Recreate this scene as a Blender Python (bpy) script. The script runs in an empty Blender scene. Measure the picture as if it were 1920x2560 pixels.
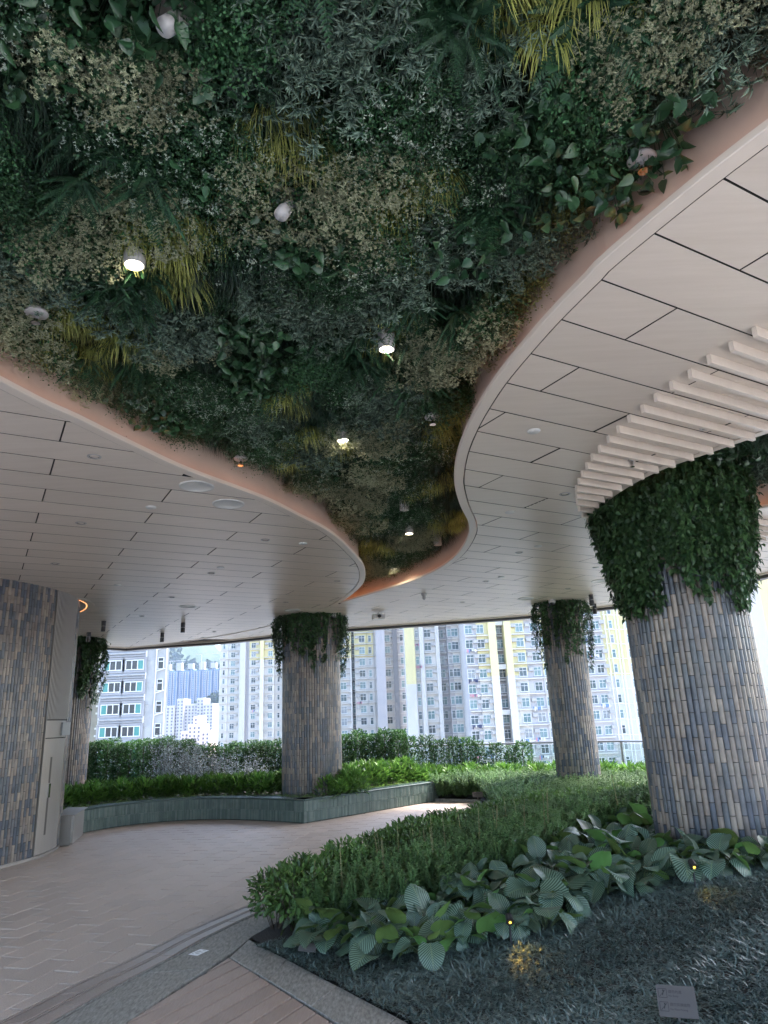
import bpy, math, random
import numpy as np
from mathutils import Matrix, Vector

random.seed(7)
RNG = np.random.default_rng(11)
rad = math.radians
scene = bpy.context.scene
COL = scene.collection

# ------------------------------------------------------------------ camera
CAM_H = 1.7
PITCH, ROLL = rad(16.5), rad(2.3)
cam_d = bpy.data.cameras.new("camera")
cam_d.sensor_fit = 'HORIZONTAL'
cam_d.sensor_width = 36.0
cam_d.lens = 36.0 * 1740 / 1920
cam_d.clip_start = 0.05
cam_d.clip_end = 9000
cam = bpy.data.objects.new("camera", cam_d)
COL.objects.link(cam)
_f = Vector((0, math.cos(PITCH), math.sin(PITCH)))
_r = Vector((1, 0, 0))
_u = _r.cross(_f)
_X = _r * math.cos(ROLL) - _u * math.sin(ROLL)
_U = _r * math.sin(ROLL) + _u * math.cos(ROLL)
cam.matrix_world = Matrix(((_X.x, _U.x, -_f.x, 0), (_X.y, _U.y, -_f.y, 0), (_X.z, _U.z, -_f.z, CAM_H), (0, 0, 0, 1)))
scene.camera = cam

# ------------------------------------------------------------------ world, sun, exposure
SUN_ELEV, SUN_AZ = rad(50), rad(66)          # azimuth clockwise from +Y: veiled sun ahead, to the right
world = bpy.data.worlds.new("World")
scene.world = world
world.use_nodes = True
wn = world.node_tree
sky = wn.nodes.new('ShaderNodeTexSky')
sky.sky_type = 'NISHITA'
sky.sun_disc = False
sky.sun_elevation = SUN_ELEV
sky.sun_rotation = SUN_AZ
sky.air_density = 1.0
sky.dust_density = 2.5
sky.ozone_density = 1.0
wn.links.new(sky.outputs[0], wn.nodes['Background'].inputs[0])
wn.nodes['Background'].inputs[1].default_value = 0.15
sun_d = bpy.data.lights.new("sun", 'SUN')
sun_d.energy = 1.5
sun_d.angle = rad(14)
sun_d.color = (1.0, 0.97, 0.93)
sun = bpy.data.objects.new("sun", sun_d)
COL.objects.link(sun)
sun.rotation_euler = Vector((-math.sin(SUN_AZ) * math.cos(SUN_ELEV), -math.cos(SUN_AZ) * math.cos(SUN_ELEV), -math.sin(SUN_ELEV))).to_track_quat('-Z', 'Y').to_euler()
scene.view_settings.view_transform = 'Standard'
scene.view_settings.look = 'None'
scene.view_settings.exposure = 3.0
scene.view_settings.gamma = 1.0
scene.view_settings.use_curve_mapping = False
cy = scene.cycles
cy.use_denoising = True
cy.max_bounces = 7
cy.diffuse_bounces = 5
cy.glossy_bounces = 2
cy.transmission_bounces = 4
cy.transparent_max_bounces = 6
cy.volume_bounces = 0
cy.caustics_reflective = False
cy.caustics_refractive = False
cy.sample_clamp_indirect = 6.0
cy.use_adaptive_sampling = True
cy.adaptive_threshold = 0.012

# ------------------------------------------------------------------ materials
def newmat(name):
    m = bpy.data.materials.new(name)
    m.use_nodes = True
    nt = m.node_tree
    return m, nt, nt.nodes['Principled BSDF']

def lin(c):
    return tuple(c) + (1.0,) if len(c) == 3 else c

def mat(name, c, rough=0.5, metal=0.0, c2=None, scale=4.0, detail=4.0, bump=0.0, bscale=None, stretch=None, spec=0.5, obj_var=0.0):
    """plain surface: two tones mixed by world-space noise, optional fine relief"""
    m, nt, b = newmat(name)
    b.inputs['Roughness'].default_value = rough
    b.inputs['Metallic'].default_value = metal
    b.inputs['Specular IOR Level'].default_value = spec
    b.inputs['Base Color'].default_value = lin(c)
    out = None
    if c2 is not None or bump:
        g = nt.nodes.new('ShaderNodeNewGeometry')
        vec = g.outputs['Position']
        if stretch:
            mp = nt.nodes.new('ShaderNodeMapping')
            mp.inputs['Rotation'].default_value = (0, 0, stretch[3] if len(stretch) > 3 else 0)
            mp.inputs['Scale'].default_value = stretch[:3]
            nt.links.new(vec, mp.inputs[0])
            vec = mp.outputs[0]
    if c2 is not None:
        n = nt.nodes.new('ShaderNodeTexNoise')
        n.inputs['Scale'].default_value = scale
        n.inputs['Detail'].default_value = detail
        n.inputs['Roughness'].default_value = 0.65
        nt.links.new(vec, n.inputs['Vector'])
        mr = nt.nodes.new('ShaderNodeMapRange')
        mr.inputs[1].default_value = 0.32
        mr.inputs[2].default_value = 0.68
        nt.links.new(n.outputs['Fac'], mr.inputs[0])
        mx = nt.nodes.new('ShaderNodeMix')
        mx.data_type = 'RGBA'
        mx.inputs[6].default_value = lin(c)
        mx.inputs[7].default_value = lin(c2)
        nt.links.new(mr.outputs[0], mx.inputs[0])
        out = mx.outputs[2]
    if obj_var:
        oi = nt.nodes.new('ShaderNodeObjectInfo')
        mr2 = nt.nodes.new('ShaderNodeMapRange')
        mr2.inputs[3].default_value = 1 - obj_var
        mr2.inputs[4].default_value = 1 + obj_var
        nt.links.new(oi.outputs['Random'], mr2.inputs[0])
        hs = nt.nodes.new('ShaderNodeHueSaturation')
        hs.inputs['Color'].default_value = lin(c)
        if out is not None:
            nt.links.new(out, hs.inputs['Color'])
        nt.links.new(mr2.outputs[0], hs.inputs['Value'])
        out = hs.outputs[0]
    if out is not None:
        nt.links.new(out, b.inputs['Base Color'])
    if bump:
        n2 = nt.nodes.new('ShaderNodeTexNoise')
        n2.inputs['Scale'].default_value = bscale or scale * 6
        n2.inputs['Detail'].default_value = 5
        nt.links.new(vec, n2.inputs['Vector'])
        bp = nt.nodes.new('ShaderNodeBump')
        bp.inputs['Strength'].default_value = bump
        bp.inputs['Distance'].default_value = 0.01
        nt.links.new(n2.outputs['Fac'], bp.inputs['Height'])
        nt.links.new(bp.outputs[0], b.inputs['Normal'])
    return m

def ramp_mat(name, cols, rough, source='OBJECT', grad=0.0, metal=0.0, coat=0.0, spec=0.5):
    """one colour out of a list for every object (or every mesh island)"""
    m, nt, b = newmat(name)
    if source == 'OBJECT':
        s = nt.nodes.new('ShaderNodeObjectInfo').outputs['Random']
    else:
        s = nt.nodes.new('ShaderNodeNewGeometry').outputs['Random Per Island']
    r = nt.nodes.new('ShaderNodeValToRGB')
    r.color_ramp.interpolation = 'CONSTANT'
    el = r.color_ramp.elements
    while len(el) < len(cols):
        el.new(0.5)
    for i, c in enumerate(cols):
        el[i].position = i / len(cols)
        el[i].color = lin(c)
    nt.links.new(s, r.inputs[0])
    out = r.outputs[0]
    if grad:
        g = nt.nodes.new('ShaderNodeNewGeometry')
        n = nt.nodes.new('ShaderNodeTexNoise')
        n.inputs['Scale'].default_value = 9
        n.inputs['Detail'].default_value = 3
        nt.links.new(g.outputs['Position'], n.inputs['Vector'])
        mr = nt.nodes.new('ShaderNodeMapRange')
        mr.inputs[1].default_value = 0.3
        mr.inputs[2].default_value = 0.7
        mr.inputs[3].default_value = 1 - grad
        mr.inputs[4].default_value = 1 + grad
        nt.links.new(n.outputs['Fac'], mr.inputs[0])
        hs = nt.nodes.new('ShaderNodeHueSaturation')
        nt.links.new(out, hs.inputs['Color'])
        nt.links.new(mr.outputs[0], hs.inputs['Value'])
        out = hs.outputs[0]
    nt.links.new(out, b.inputs['Base Color'])
    b.inputs['Roughness'].default_value = rough
    b.inputs['Metallic'].default_value = metal
    b.inputs['Coat Weight'].default_value = coat
    b.inputs['Specular IOR Level'].default_value = spec
    return m

def leafmat(name, c1, c2, rough=0.45, transl=0.25, edge=None, tip=None, spec=0.4):
    """leaf: random tone per leaf, a different tint per plant; edge = colour at the leaf's rim, tip = colour towards its end"""
    m, nt, b = newmat(name)
    g = nt.nodes.new('ShaderNodeNewGeometry')
    oi = nt.nodes.new('ShaderNodeObjectInfo')
    mx = nt.nodes.new('ShaderNodeMix')
    mx.data_type = 'RGBA'
    mx.inputs[6].default_value = lin(c1)
    mx.inputs[7].default_value = lin(c2)
    nt.links.new(g.outputs['Random Per Island'], mx.inputs[0])
    out = mx.outputs[2]
    if edge is not None or tip is not None:
        uv = nt.nodes.new('ShaderNodeUVMap')
        sp = nt.nodes.new('ShaderNodeSeparateXYZ')
        nt.links.new(uv.outputs[0], sp.inputs[0])
        if edge is not None:
            a = nt.nodes.new('ShaderNodeMath'); a.operation = 'SUBTRACT'; a.inputs[1].default_value = 0.5
            nt.links.new(sp.outputs[0], a.inputs[0])
            a2 = nt.nodes.new('ShaderNodeMath'); a2.operation = 'ABSOLUTE'
            nt.links.new(a.outputs[0], a2.inputs[0])
            mr = nt.nodes.new('ShaderNodeMapRange')
            mr.inputs[1].default_value = 0.12
            mr.inputs[2].default_value = 0.36
            nt.links.new(a2.outputs[0], mr.inputs[0])
            m2 = nt.nodes.new('ShaderNodeMix'); m2.data_type = 'RGBA'
            nt.links.new(mr.outputs[0], m2.inputs[0])
            nt.links.new(out, m2.inputs[6])
            m2.inputs[7].default_value = lin(edge)
            out = m2.outputs[2]
        if tip is not None:
            mr = nt.nodes.new('ShaderNodeMapRange')
            mr.inputs[1].default_value = 0.25
            mr.inputs[2].default_value = 0.95
            nt.links.new(sp.outputs[1], mr.inputs[0])
            m2 = nt.nodes.new('ShaderNodeMix'); m2.data_type = 'RGBA'
            nt.links.new(mr.outputs[0], m2.inputs[0])
            nt.links.new(out, m2.inputs[6])
            m2.inputs[7].default_value = lin(tip)
            out = m2.outputs[2]
    mr = nt.nodes.new('ShaderNodeMapRange')
    mr.inputs[3].default_value = 0.7
    mr.inputs[4].default_value = 1.3
    nt.links.new(oi.outputs['Random'], mr.inputs[0])
    hs = nt.nodes.new('ShaderNodeHueSaturation')
    nt.links.new(out, hs.inputs['Color'])
    nt.links.new(mr.outputs[0], hs.inputs['Value'])
    out = hs.outputs[0]
    nt.links.new(out, b.inputs['Base Color'])
    b.inputs['Roughness'].default_value = rough
    b.inputs['Specular IOR Level'].default_value = spec
    if transl:
        t = nt.nodes.new('ShaderNodeBsdfTranslucent')
        nt.links.new(out, t.inputs[0])
        ms = nt.nodes.new('ShaderNodeMixShader')
        ms.inputs[0].default_value = transl
        nt.links.new(b.outputs[0], ms.inputs[1])
        nt.links.new(t.outputs[0], ms.inputs[2])
        nt.links.new(ms.outputs[0], nt.nodes['Material Output'].inputs['Surface'])
    return m

def emit(name, c, s):
    m, nt, b = newmat(name)
    b.inputs['Base Color'].default_value = lin(c)
    b.inputs['Emission Color'].default_value = lin(c)
    b.inputs['Emission Strength'].default_value = s
    return m

M = {}
M['panel'] = mat('ceiling_panel', (0.575, 0.50, 0.425), 0.34, c2=(0.625, 0.55, 0.475), scale=1.0, detail=7, stretch=(2.0, 22, 2, rad(-30)), obj_var=0.035)
M['trim'] = mat('ceiling_trim', (0.61, 0.535, 0.46), 0.4)
M['fascia'] = mat('cove_fascia', (0.40, 0.33, 0.275), 0.5, c2=(0.45, 0.37, 0.31), scale=2)
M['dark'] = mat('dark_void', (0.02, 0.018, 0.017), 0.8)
M['edge'] = mat('roof_edge_metal', (0.055, 0.05, 0.05), 0.45)
M['substrate'] = mat('planting_backing', (0.012, 0.02, 0.012), 0.9)
M['roof'] = mat('roof_concrete', (0.4, 0.39, 0.37), 0.8)
M['paver'] = mat('granite_paver', (0.34, 0.268, 0.22), 0.58, c2=(0.49, 0.40, 0.34), scale=90, detail=6, bump=0.1, bscale=160, obj_var=0.06)
M['paver_far'] = mat('granite_paver_far', (0.35, 0.278, 0.23), 0.58, c2=(0.48, 0.39, 0.33), scale=90, detail=6)
M['band'] = mat('granite_band', (0.2, 0.155, 0.132), 0.45, c2=(0.31, 0.25, 0.215), scale=110, detail=6, bump=0.06, bscale=170, obj_var=0.12)
M['gneiss'] = mat('grey_granite', (0.12, 0.11, 0.095), 0.6, c2=(0.33, 0.31, 0.275), scale=16, detail=10, stretch=(3.4, 0.9, 2, rad(24)), bump=0.4, bscale=40, obj_var=0.05)
M['grout'] = mat('grout', (0.025, 0.022, 0.02), 0.95)
M['soil'] = mat('soil', (0.02, 0.016, 0.014), 0.95, c2=(0.04, 0.032, 0.027), scale=40, bump=0.8, bscale=60)
M['deck'] = mat('deck_board', (0.27, 0.195, 0.157), 0.55, c2=(0.33, 0.25, 0.205), scale=6, detail=8, stretch=(20, 1.2, 4, rad(26)), bump=0.1, bscale=30, obj_var=0.08)
M['steel'] = mat('brushed_steel', (0.27, 0.245, 0.225), 0.42, metal=0.5, c2=(0.3, 0.275, 0.25), scale=3, stretch=(30, 30, 1))
M['darkslot'] = mat('dark_slot', (0.06, 0.05, 0.045), 0.6)
M['louvre'] = mat('louvre_metal', (0.34, 0.32, 0.3), 0.45, metal=0.3)
M['rail'] = mat('rail_steel', (0.32, 0.31, 0.3), 0.35, metal=0.6)
M['white'] = mat('white_plastic', (0.36, 0.35, 0.34), 0.4)
M['offwhite'] = mat('grille_white', (0.52, 0.52, 0.5), 0.5)
M['black'] = mat('black_metal', (0.02, 0.02, 0.022), 0.4)
M['chrome'] = mat('chrome', (0.6, 0.6, 0.6), 0.15, metal=1.0)
M['lamp_on'] = emit('lamp_lit', (1.0, 0.87, 0.66), 4)
M['led'] = emit('led_strip', (1.0, 0.36, 0.11), 0.8)
M['led_dim'] = emit('led_strip_dim', (1.0, 0.4, 0.15), 0.35)
M['ylamp'] = emit('garden_lamp_lit', (1.0, 0.62, 0.06), 0.6)
M['plate'] = mat('sign_plate', (0.12, 0.108, 0.104), 0.38, metal=0.35)
M['ink'] = mat('sign_ink', (0.02, 0.02, 0.02), 0.6)
M['paper'] = mat('paper', (0.8, 0.81, 0.82), 0.6)
tile_cols = [(0.074, 0.082, 0.102), (0.19, 0.163, 0.139), (0.117, 0.119, 0.128), (0.211, 0.171, 0.143), (0.064, 0.075, 0.093), (0.158, 0.138, 0.127), (0.09, 0.099, 0.11), (0.194, 0.158, 0.133), (0.113, 0.109, 0.108), (0.14, 0.119, 0.11), (0.071, 0.081, 0.102), (0.233, 0.196, 0.164)]
M['tile'] = ramp_mat('glazed_tile', tile_cols, 0.27, 'OBJECT', 0.22, spec=0.5)
M['tile_isl'] = ramp_mat('glazed_tile_field', tile_cols, 0.27, 'ISLAND', 0.22, spec=0.5)
M['green_tile'] = ramp_mat('green_wall_tile', [(0.075, 0.11, 0.095), (0.10, 0.135, 0.118), (0.06, 0.092, 0.08), (0.12, 0.15, 0.132), (0.085, 0.12, 0.10)], 0.4, 'ISLAND', 0.15)
M['cap'] = mat('planter_cap', (0.04, 0.062, 0.056), 0.25, c2=(0.055, 0.08, 0.07), scale=12)
M['clay'] = mat('tile_backing', (0.012, 0.011, 0.011), 0.95)
M['stem'] = mat('stem_green', (0.06, 0.085, 0.03), 0.6)
M['twig'] = mat('twig_brown', (0.06, 0.04, 0.028), 0.8)

# ------------------------------------------------------------------ object helpers
def tag(o, label=None, cat=None, group=None, kind=None):
    if label: o['label'] = label
    if cat: o['category'] = cat
    if group: o['group'] = group
    if kind: o['kind'] = kind
    return o

def link(name, data, parent=None, loc=None, rot=None, scale=None):
    o = bpy.data.objects.new(name, data)
    COL.objects.link(o)
    if parent is not None: o.parent = parent
    if loc is not None: o.location = loc
    if rot is not None: o.rotation_euler = rot
    if scale is not None: o.scale = (scale,) * 3 if not hasattr(scale, '__len__') else scale
    return o

def empty(name, loc=(0, 0, 0), rotz=0.0, label=None, cat=None, group=None):
    o = link(name, None, loc=loc, rot=(0, 0, rotz))
    o.empty_display_size = 0.1
    return tag(o, label, cat, group)

class MB:
    """collects polygons for one hard-surface mesh"""
    def __init__(s):
        s.v, s.f, s.m = [], [], []
    def poly(s, pts, mi=0):
        n = len(s.v)
        s.v += [tuple(p) for p in pts]
        s.f.append(tuple(range(n, n + len(pts))))
        s.m.append(mi)
    def raw(s, verts, faces, mi=0):
        n = len(s.v)
        s.v += [tuple(p) for p in verts]
        s.f += [tuple(n + i for i in f) for f in faces]
        s.m += [mi] * len(faces)
    def box(s, c, size, rz=0.0, mi=0, mat4=None):
        hx, hy, hz = size[0] / 2, size[1] / 2, size[2] / 2
        P = [Vector((sx * hx, sy * hy, sz * hz)) for sz in (-1, 1) for sy in (-1, 1) for sx in (-1, 1)]
        if mat4 is not None:
            P = [mat4 @ p for p in P]
        else:
            cs, sn = math.cos(rz), math.sin(rz)
            P = [Vector((c[0] + p.x * cs - p.y * sn, c[1] + p.x * sn + p.y * cs, c[2] + p.z)) for p in P]
        s.raw(P, [(0, 2, 3, 1), (4, 5, 7, 6), (0, 1, 5, 4), (2, 6, 7, 3), (0, 4, 6, 2), (1, 3, 7, 5)], mi)
    def prism(s, poly, z0, z1, mi=0, bevel=0.0):
        poly = ccw(poly)
        n = len(poly)
        V = [(x, y, z0) for x, y in poly] + [(x, y, z1) for x, y in poly]
        F = [tuple(range(n - 1, -1, -1)), tuple(range(n, 2 * n))] + [(i, (i + 1) % n, n + (i + 1) % n, n + i) for i in range(n)]
        s.raw(V, F, mi)
    def cyl(s, p0, p1, r0, r1=None, n=12, mi=0, caps=True):
        r1 = r0 if r1 is None else r1
        p0, p1 = Vector(p0), Vector(p1)
        d = (p1 - p0).normalized()
        a = d.orthogonal().normalized()
        b = d.cross(a)
        V = [p0 + (a * math.cos(t) + b * math.sin(t)) * r0 for t in [2 * math.pi * i / n for i in range(n)]]
        V += [p1 + (a * math.cos(t) + b * math.sin(t)) * r1 for t in [2 * math.pi * i / n for i in range(n)]]
        F = [(i, (i + 1) % n, n + (i + 1) % n, n + i) for i in range(n)]
        if caps:
            F += [tuple(range(n - 1, -1, -1)), tuple(range(n, 2 * n))]
        s.raw(V, F, mi)
    def lathe(s, prof, n=20, mi=0, origin=(0, 0, 0)):
        ox, oy, oz = origin
        V = [(ox + r * math.cos(2 * math.pi * i / n), oy + r * math.sin(2 * math.pi * i / n), oz + z) for r, z in prof for i in range(n)]
        F = [(j * n + i, j * n + (i + 1) % n, (j + 1) * n + (i + 1) % n, (j + 1) * n + i) for j in range(len(prof) - 1) for i in range(n)]
        s.raw(V, F, mi)
    def sweep(s, line, prof, mi=0, closed_prof=True):
        """profile of (offset to the left, z) swept along a plan polyline"""
        nr = normals(line)
        k = len(prof)
        V = [(p[0] + n[0] * o, p[1] + n[1] * o, z) for p, n in zip(line, nr) for o, z in prof]
        F = []
        kk = k if closed_prof else k - 1
        for i in range(len(line) - 1):
            for j in range(kk):
                j2 = (j + 1) % k
                F.append((i * k + j, (i + 1) * k + j, (i + 1) * k + j2, i * k + j2))
        if closed_prof:
            F.append(tuple(range(k)))
            F.append(tuple((len(line) - 1) * k + j for j in range(k - 1, -1, -1)))
        s.raw(V, F, mi)
    def mesh(s, name, mats, smooth=False):
        me = bpy.data.meshes.new(name)
        me.from_pydata(s.v, [], s.f)
        for m in (mats if isinstance(mats, (list, tuple)) else [mats]):
            me.materials.append(m)
        me.polygons.foreach_set('material_index', s.m)
        if smooth:
            me.polygons.foreach_set('use_smooth', [True] * len(me.polygons))
        me.update()
        return me
    def obj(s, name, mats, parent=None, loc=None, rot=None, smooth=False):
        return link(name, s.mesh(name, mats, smooth), parent, loc, rot)

def area2(p):
    return sum(p[i][0] * p[(i + 1) % len(p)][1] - p[(i + 1) % len(p)][0] * p[i][1] for i in range(len(p))) / 2
def ccw(p):
    return list(p) if area2(p) > 0 else list(reversed(p))
def normals(line):
    out = []
    for i in range(len(line)):
        a = line[max(i - 1, 0)]
        b = line[min(i + 1, len(line) - 1)]
        dx, dy = b[0] - a[0], b[1] - a[1]
        l = math.hypot(dx, dy) or 1
        out.append((-dy / l, dx / l))
    return out
def offset(line, d):
    return [(p[0] + n[0] * d, p[1] + n[1] * d) for p, n in zip(line, normals(line))]
def catmull(pts, step=0.12, closed=False):
    P = [Vector((p[0], p[1])) for p in pts]
    n = len(P)
    out = []
    for i in range(n if closed else n - 1):
        if closed:
            a, b, c, d = P[(i - 1) % n], P[i], P[(i + 1) % n], P[(i + 2) % n]
        else:
            a, b, c, d = P[max(i - 1, 0)], P[i], P[i + 1], P[min(i + 2, n - 1)]
        k = max(1, int((c - b).length / step))
        for j in range(k):
            t = j / k
            q = 0.5 * ((2 * b) + (c - a) * t + (2 * a - 5 * b + 4 * c - d) * t * t + (-a + 3 * b - 3 * c + d) * t ** 3)
            out.append((q.x, q.y))
    if not closed:
        out.append(tuple(P[-1]))
    return out
def resample(line, step):
    L = [0.0]
    for a, b in zip(line, line[1:]):
        L.append(L[-1] + math.hypot(b[0] - a[0], b[1] - a[1]))
    n = max(1, int(round(L[-1] / step)))
    out, j = [], 0
    for i in range(n + 1):
        s = L[-1] * i / n
        while j < len(L) - 2 and L[j + 1] < s:
            j += 1
        t = (s - L[j]) / max(1e-9, L[j + 1] - L[j])
        a, b = line[j], line[j + 1]
        out.append((a[0] + (b[0] - a[0]) * t, a[1] + (b[1] - a[1]) * t))
    return out
def clip_half(poly, n, d):
    """keep the part of poly where n.p <= d"""
    out = []
    for i in range(len(poly)):
        a, b = poly[i], poly[(i + 1) % len(poly)]
        da, db = n[0] * a[0] + n[1] * a[1] - d, n[0] * b[0] + n[1] * b[1] - d
        if da <= 0: out.append(a)
        if (da < 0 < db) or (db < 0 < da):
            t = da / (da - db)
            out.append((a[0] + (b[0] - a[0]) * t, a[1] + (b[1] - a[1]) * t))
    return out
def clip_rect(poly, U, V, u0, u1, v0, v1):
    for n, d in ((U, u1), ((-U[0], -U[1]), -u0), (V, v1), ((-V[0], -V[1]), -v0)):
        poly = clip_half(poly, n, d)
        if len(poly) < 3:
            return []
    out = []
    for p in poly:
        if not out or math.hypot(p[0] - out[-1][0], p[1] - out[-1][1]) > 0.002:
            out.append(p)
    if len(out) > 2 and math.hypot(out[0][0] - out[-1][0], out[0][1] - out[-1][1]) < 0.002:
        out.pop()
    return out if len(out) > 2 else []
def inside(p, poly):
    c = False
    x, y = p
    for i in range(len(poly)):
        x1, y1 = poly[i]
        x2, y2 = poly[i - 1]
        if (y1 > y) != (y2 > y) and x < (x2 - x1) * (y - y1) / (y2 - y1) + x1:
            c = not c
    return c
def dist_line(p, line):
    best = 1e9
    for a, b in zip(line, line[1:]):
        dx, dy = b[0] - a[0], b[1] - a[1]
        t = max(0, min(1, ((p[0] - a[0]) * dx + (p[1] - a[1]) * dy) / (dx * dx + dy * dy + 1e-12)))
        best = min(best, math.hypot(p[0] - a[0] - dx * t, p[1] - a[1] - dy * t))
    return best
def smooth01(t):
    t = max(0.0, min(1.0, t))
    return t * t * (3 - 2 * t)

# ------------------------------------------------------------------ foliage helpers
def norm(a):
    return a / np.maximum(np.linalg.norm(a, axis=-1, keepdims=True), 1e-9)

def leaf_tpl(nseg=3, prof=None, droop=0.15, fold=0.12):
    """unit leaf along +Y, width 1 across X, three columns; prof = half widths per row"""
    if prof is None:
        prof = [math.sin(math.pi * (0.06 + 0.93 * (i / nseg) ** 0.8)) for i in range(nseg + 1)]
    V, U = [], []
    for i in range(nseg + 1):
        t = i / nseg
        w = max(prof[i], 0.02) * 0.5
        z = -droop * t * t
        V += [(-w, t, z + fold * w), (0, t, z), (w, t, z + fold * w)]
        U += [(0.5 - w, t), (0.5, t), (0.5 + w, t)]
    F = []
    for i in range(nseg):
        a = i * 3
        F += [(a, a + 1, a + 4, a + 3), (a + 1, a + 2, a + 5, a + 4)]
    return np.array(V, float), np.array(F, int), np.array(U, float)

def blade_tpl(nseg=4, droop=0.4, w0=1.0):
    V, U = [], []
    for i in range(nseg + 1):
        t = i / nseg
        w = 0.5 * w0 * (1 - t ** 1.7) + 0.02
        y = t * (1 - 0.28 * droop * t)
        z = -droop * t * t
        V += [(-w, y, z), (w, y, z)]
        U += [(0, t), (1, t)]
    F = [(i * 2, i * 2 + 1, i * 2 + 3, i * 2 + 2) for i in range(nseg)]
    return np.array(V, float), np.array(F, int), np.array(U, float)

class Fol:
    """thousands of leaves gathered into one mesh"""
    def __init__(s):
        s.v, s.f, s.u, s.m, s.n = [], [], [], [], 0
    def add(s, tpl, pos, d, up, length, width, mi=0):
        V, F, U = tpl
        pos = np.atleast_2d(pos).astype(float)
        N = len(pos)
        d = norm(np.broadcast_to(np.atleast_2d(d), (N, 3)).astype(float))
        up = np.broadcast_to(np.atleast_2d(up), (N, 3)).astype(float)
        side = norm(np.cross(d, up + 1e-4 * RNG.normal(size=(N, 3))))
        nr = np.cross(side, d)
        L = np.broadcast_to(np.asarray(length, float), (N,))
        W = np.broadcast_to(np.asarray(width, float), (N,))
        P = pos[:, None, :] + V[None, :, 0:1] * (W[:, None, None] * side[:, None, :]) + V[None, :, 1:2] * (L[:, None, None] * d[:, None, :]) + V[None, :, 2:3] * (L[:, None, None] * nr[:, None, :])
        k = len(V)
        s.v.append(P.reshape(-1, 3))
        s.f.append((F[None] + (s.n + np.arange(N) * k)[:, None, None]).reshape(-1, 4))
        s.u.append(np.broadcast_to(U[None], (N, k, 2)).reshape(-1, 2))
        s.m.append(np.full(N * len(F), mi))
        s.n += N * k
    def tube(s, p0, p1, r, mi=0):
        p0, p1 = np.atleast_2d(p0).astype(float), np.atleast_2d(p1).astype(float)
        N = len(p0)
        d = norm(p1 - p0)
        a = norm(np.cross(d, np.array([0.31, 0.52, 0.79])))
        b = np.cross(d, a)
        ring = [a, -0.5 * a + 0.87 * b, -0.5 * a - 0.87 * b]
        P = np.stack([p0 + r * q for q in ring] + [p1 + r * 0.6 * q for q in ring], 1)
        F = np.array([(0, 1, 4, 3), (1, 2, 5, 4), (2, 0, 3, 5)])
        s.v.append(P.reshape(-1, 3))
        s.f.append((F[None] + (s.n + np.arange(N) * 6)[:, None, None]).reshape(-1, 4))
        s.u.append(np.zeros((N * 6, 2)) + 0.5)
        s.m.append(np.full(N * 3, mi))
        s.n += N * 6
    def mesh(s, name, mats, smooth=True):
        v = np.concatenate(s.v); f = np.concatenate(s.f); u = np.concatenate(s.u); m = np.concatenate(s.m)
        me = bpy.data.meshes.new(name)
        me.vertices.add(len(v)); me.vertices.foreach_set('co', v.ravel())
        me.loops.add(len(f) * 4); me.loops.foreach_set('vertex_index', f.ravel().astype(np.int32))
        me.polygons.add(len(f)); me.polygons.foreach_set('loop_start', (np.arange(len(f)) * 4).astype(np.int32))
        me.polygons.foreach_set('material_index', m.astype(np.int32))
        if smooth:
            me.polygons.foreach_set('use_smooth', np.ones(len(f), bool))
        for q in (mats if isinstance(mats, (list, tuple)) else [mats]):
            me.materials.append(q)
        me.update(calc_edges=True)
        uvl = me.uv_layers.new(name='UVMap')
        uvl.data.foreach_set('uv', u[f.ravel()].ravel())
        return me

def rdir(n, zlo=-1, zhi=1):
    a = RNG.uniform(0, 2 * math.pi, n)
    z = RNG.uniform(zlo, zhi, n)
    r = np.sqrt(np.maximum(0, 1 - z * z))
    return np.stack([r * np.cos(a), r * np.sin(a), z], 1)
def U_(a, b, n):
    return RNG.uniform(a, b, n)
# ================================================================== SETTING
ZC = 3.8                                   # underside of the panelled ceiling
ZG = 4.2                                   # backing of the planted ceiling
CITY = -28.0                               # street level far below the terrace

# ---- city ground and terrace -------------------------------------------------
g = MB(); g.poly([(-3000, -3000, CITY), (3000, -3000, CITY), (3000, 3000, CITY), (-3000, 3000, CITY)])
tag(g.obj('ground', mat('city_ground', (0.24, 0.24, 0.23), 0.9, c2=(0.32, 0.31, 0.3), scale=0.02)), kind='structure')

EDGE = [(-14, -14), (9.0, -14), (9.0, 8.0), (7.2, 13.5), (5.3, 16.9), (3.4, 17.9), (0, 18.9), (-4, 19.9), (-8, 20.8), (-14, 21.2)]
t = MB(); t.prism(EDGE, CITY + 0.02, -0.03)
terrace = tag(t.obj('terrace_floor', M['grout']), kind='structure')
t = MB(); t.prism([(-13.9, -13.9), (8.9, -13.9), (8.9, 2.4), (1.65, 2.4), (-13.9, 2.4)], -0.029, -0.004); tag(t.obj('unseen_bounce_paving', mat('pale_paving', (0.46, 0.44, 0.41), 0.7, c2=(0.52, 0.5, 0.47), scale=3)), kind='structure')  # pale paving behind the camera, out of view, added to bounce light upward

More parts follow.
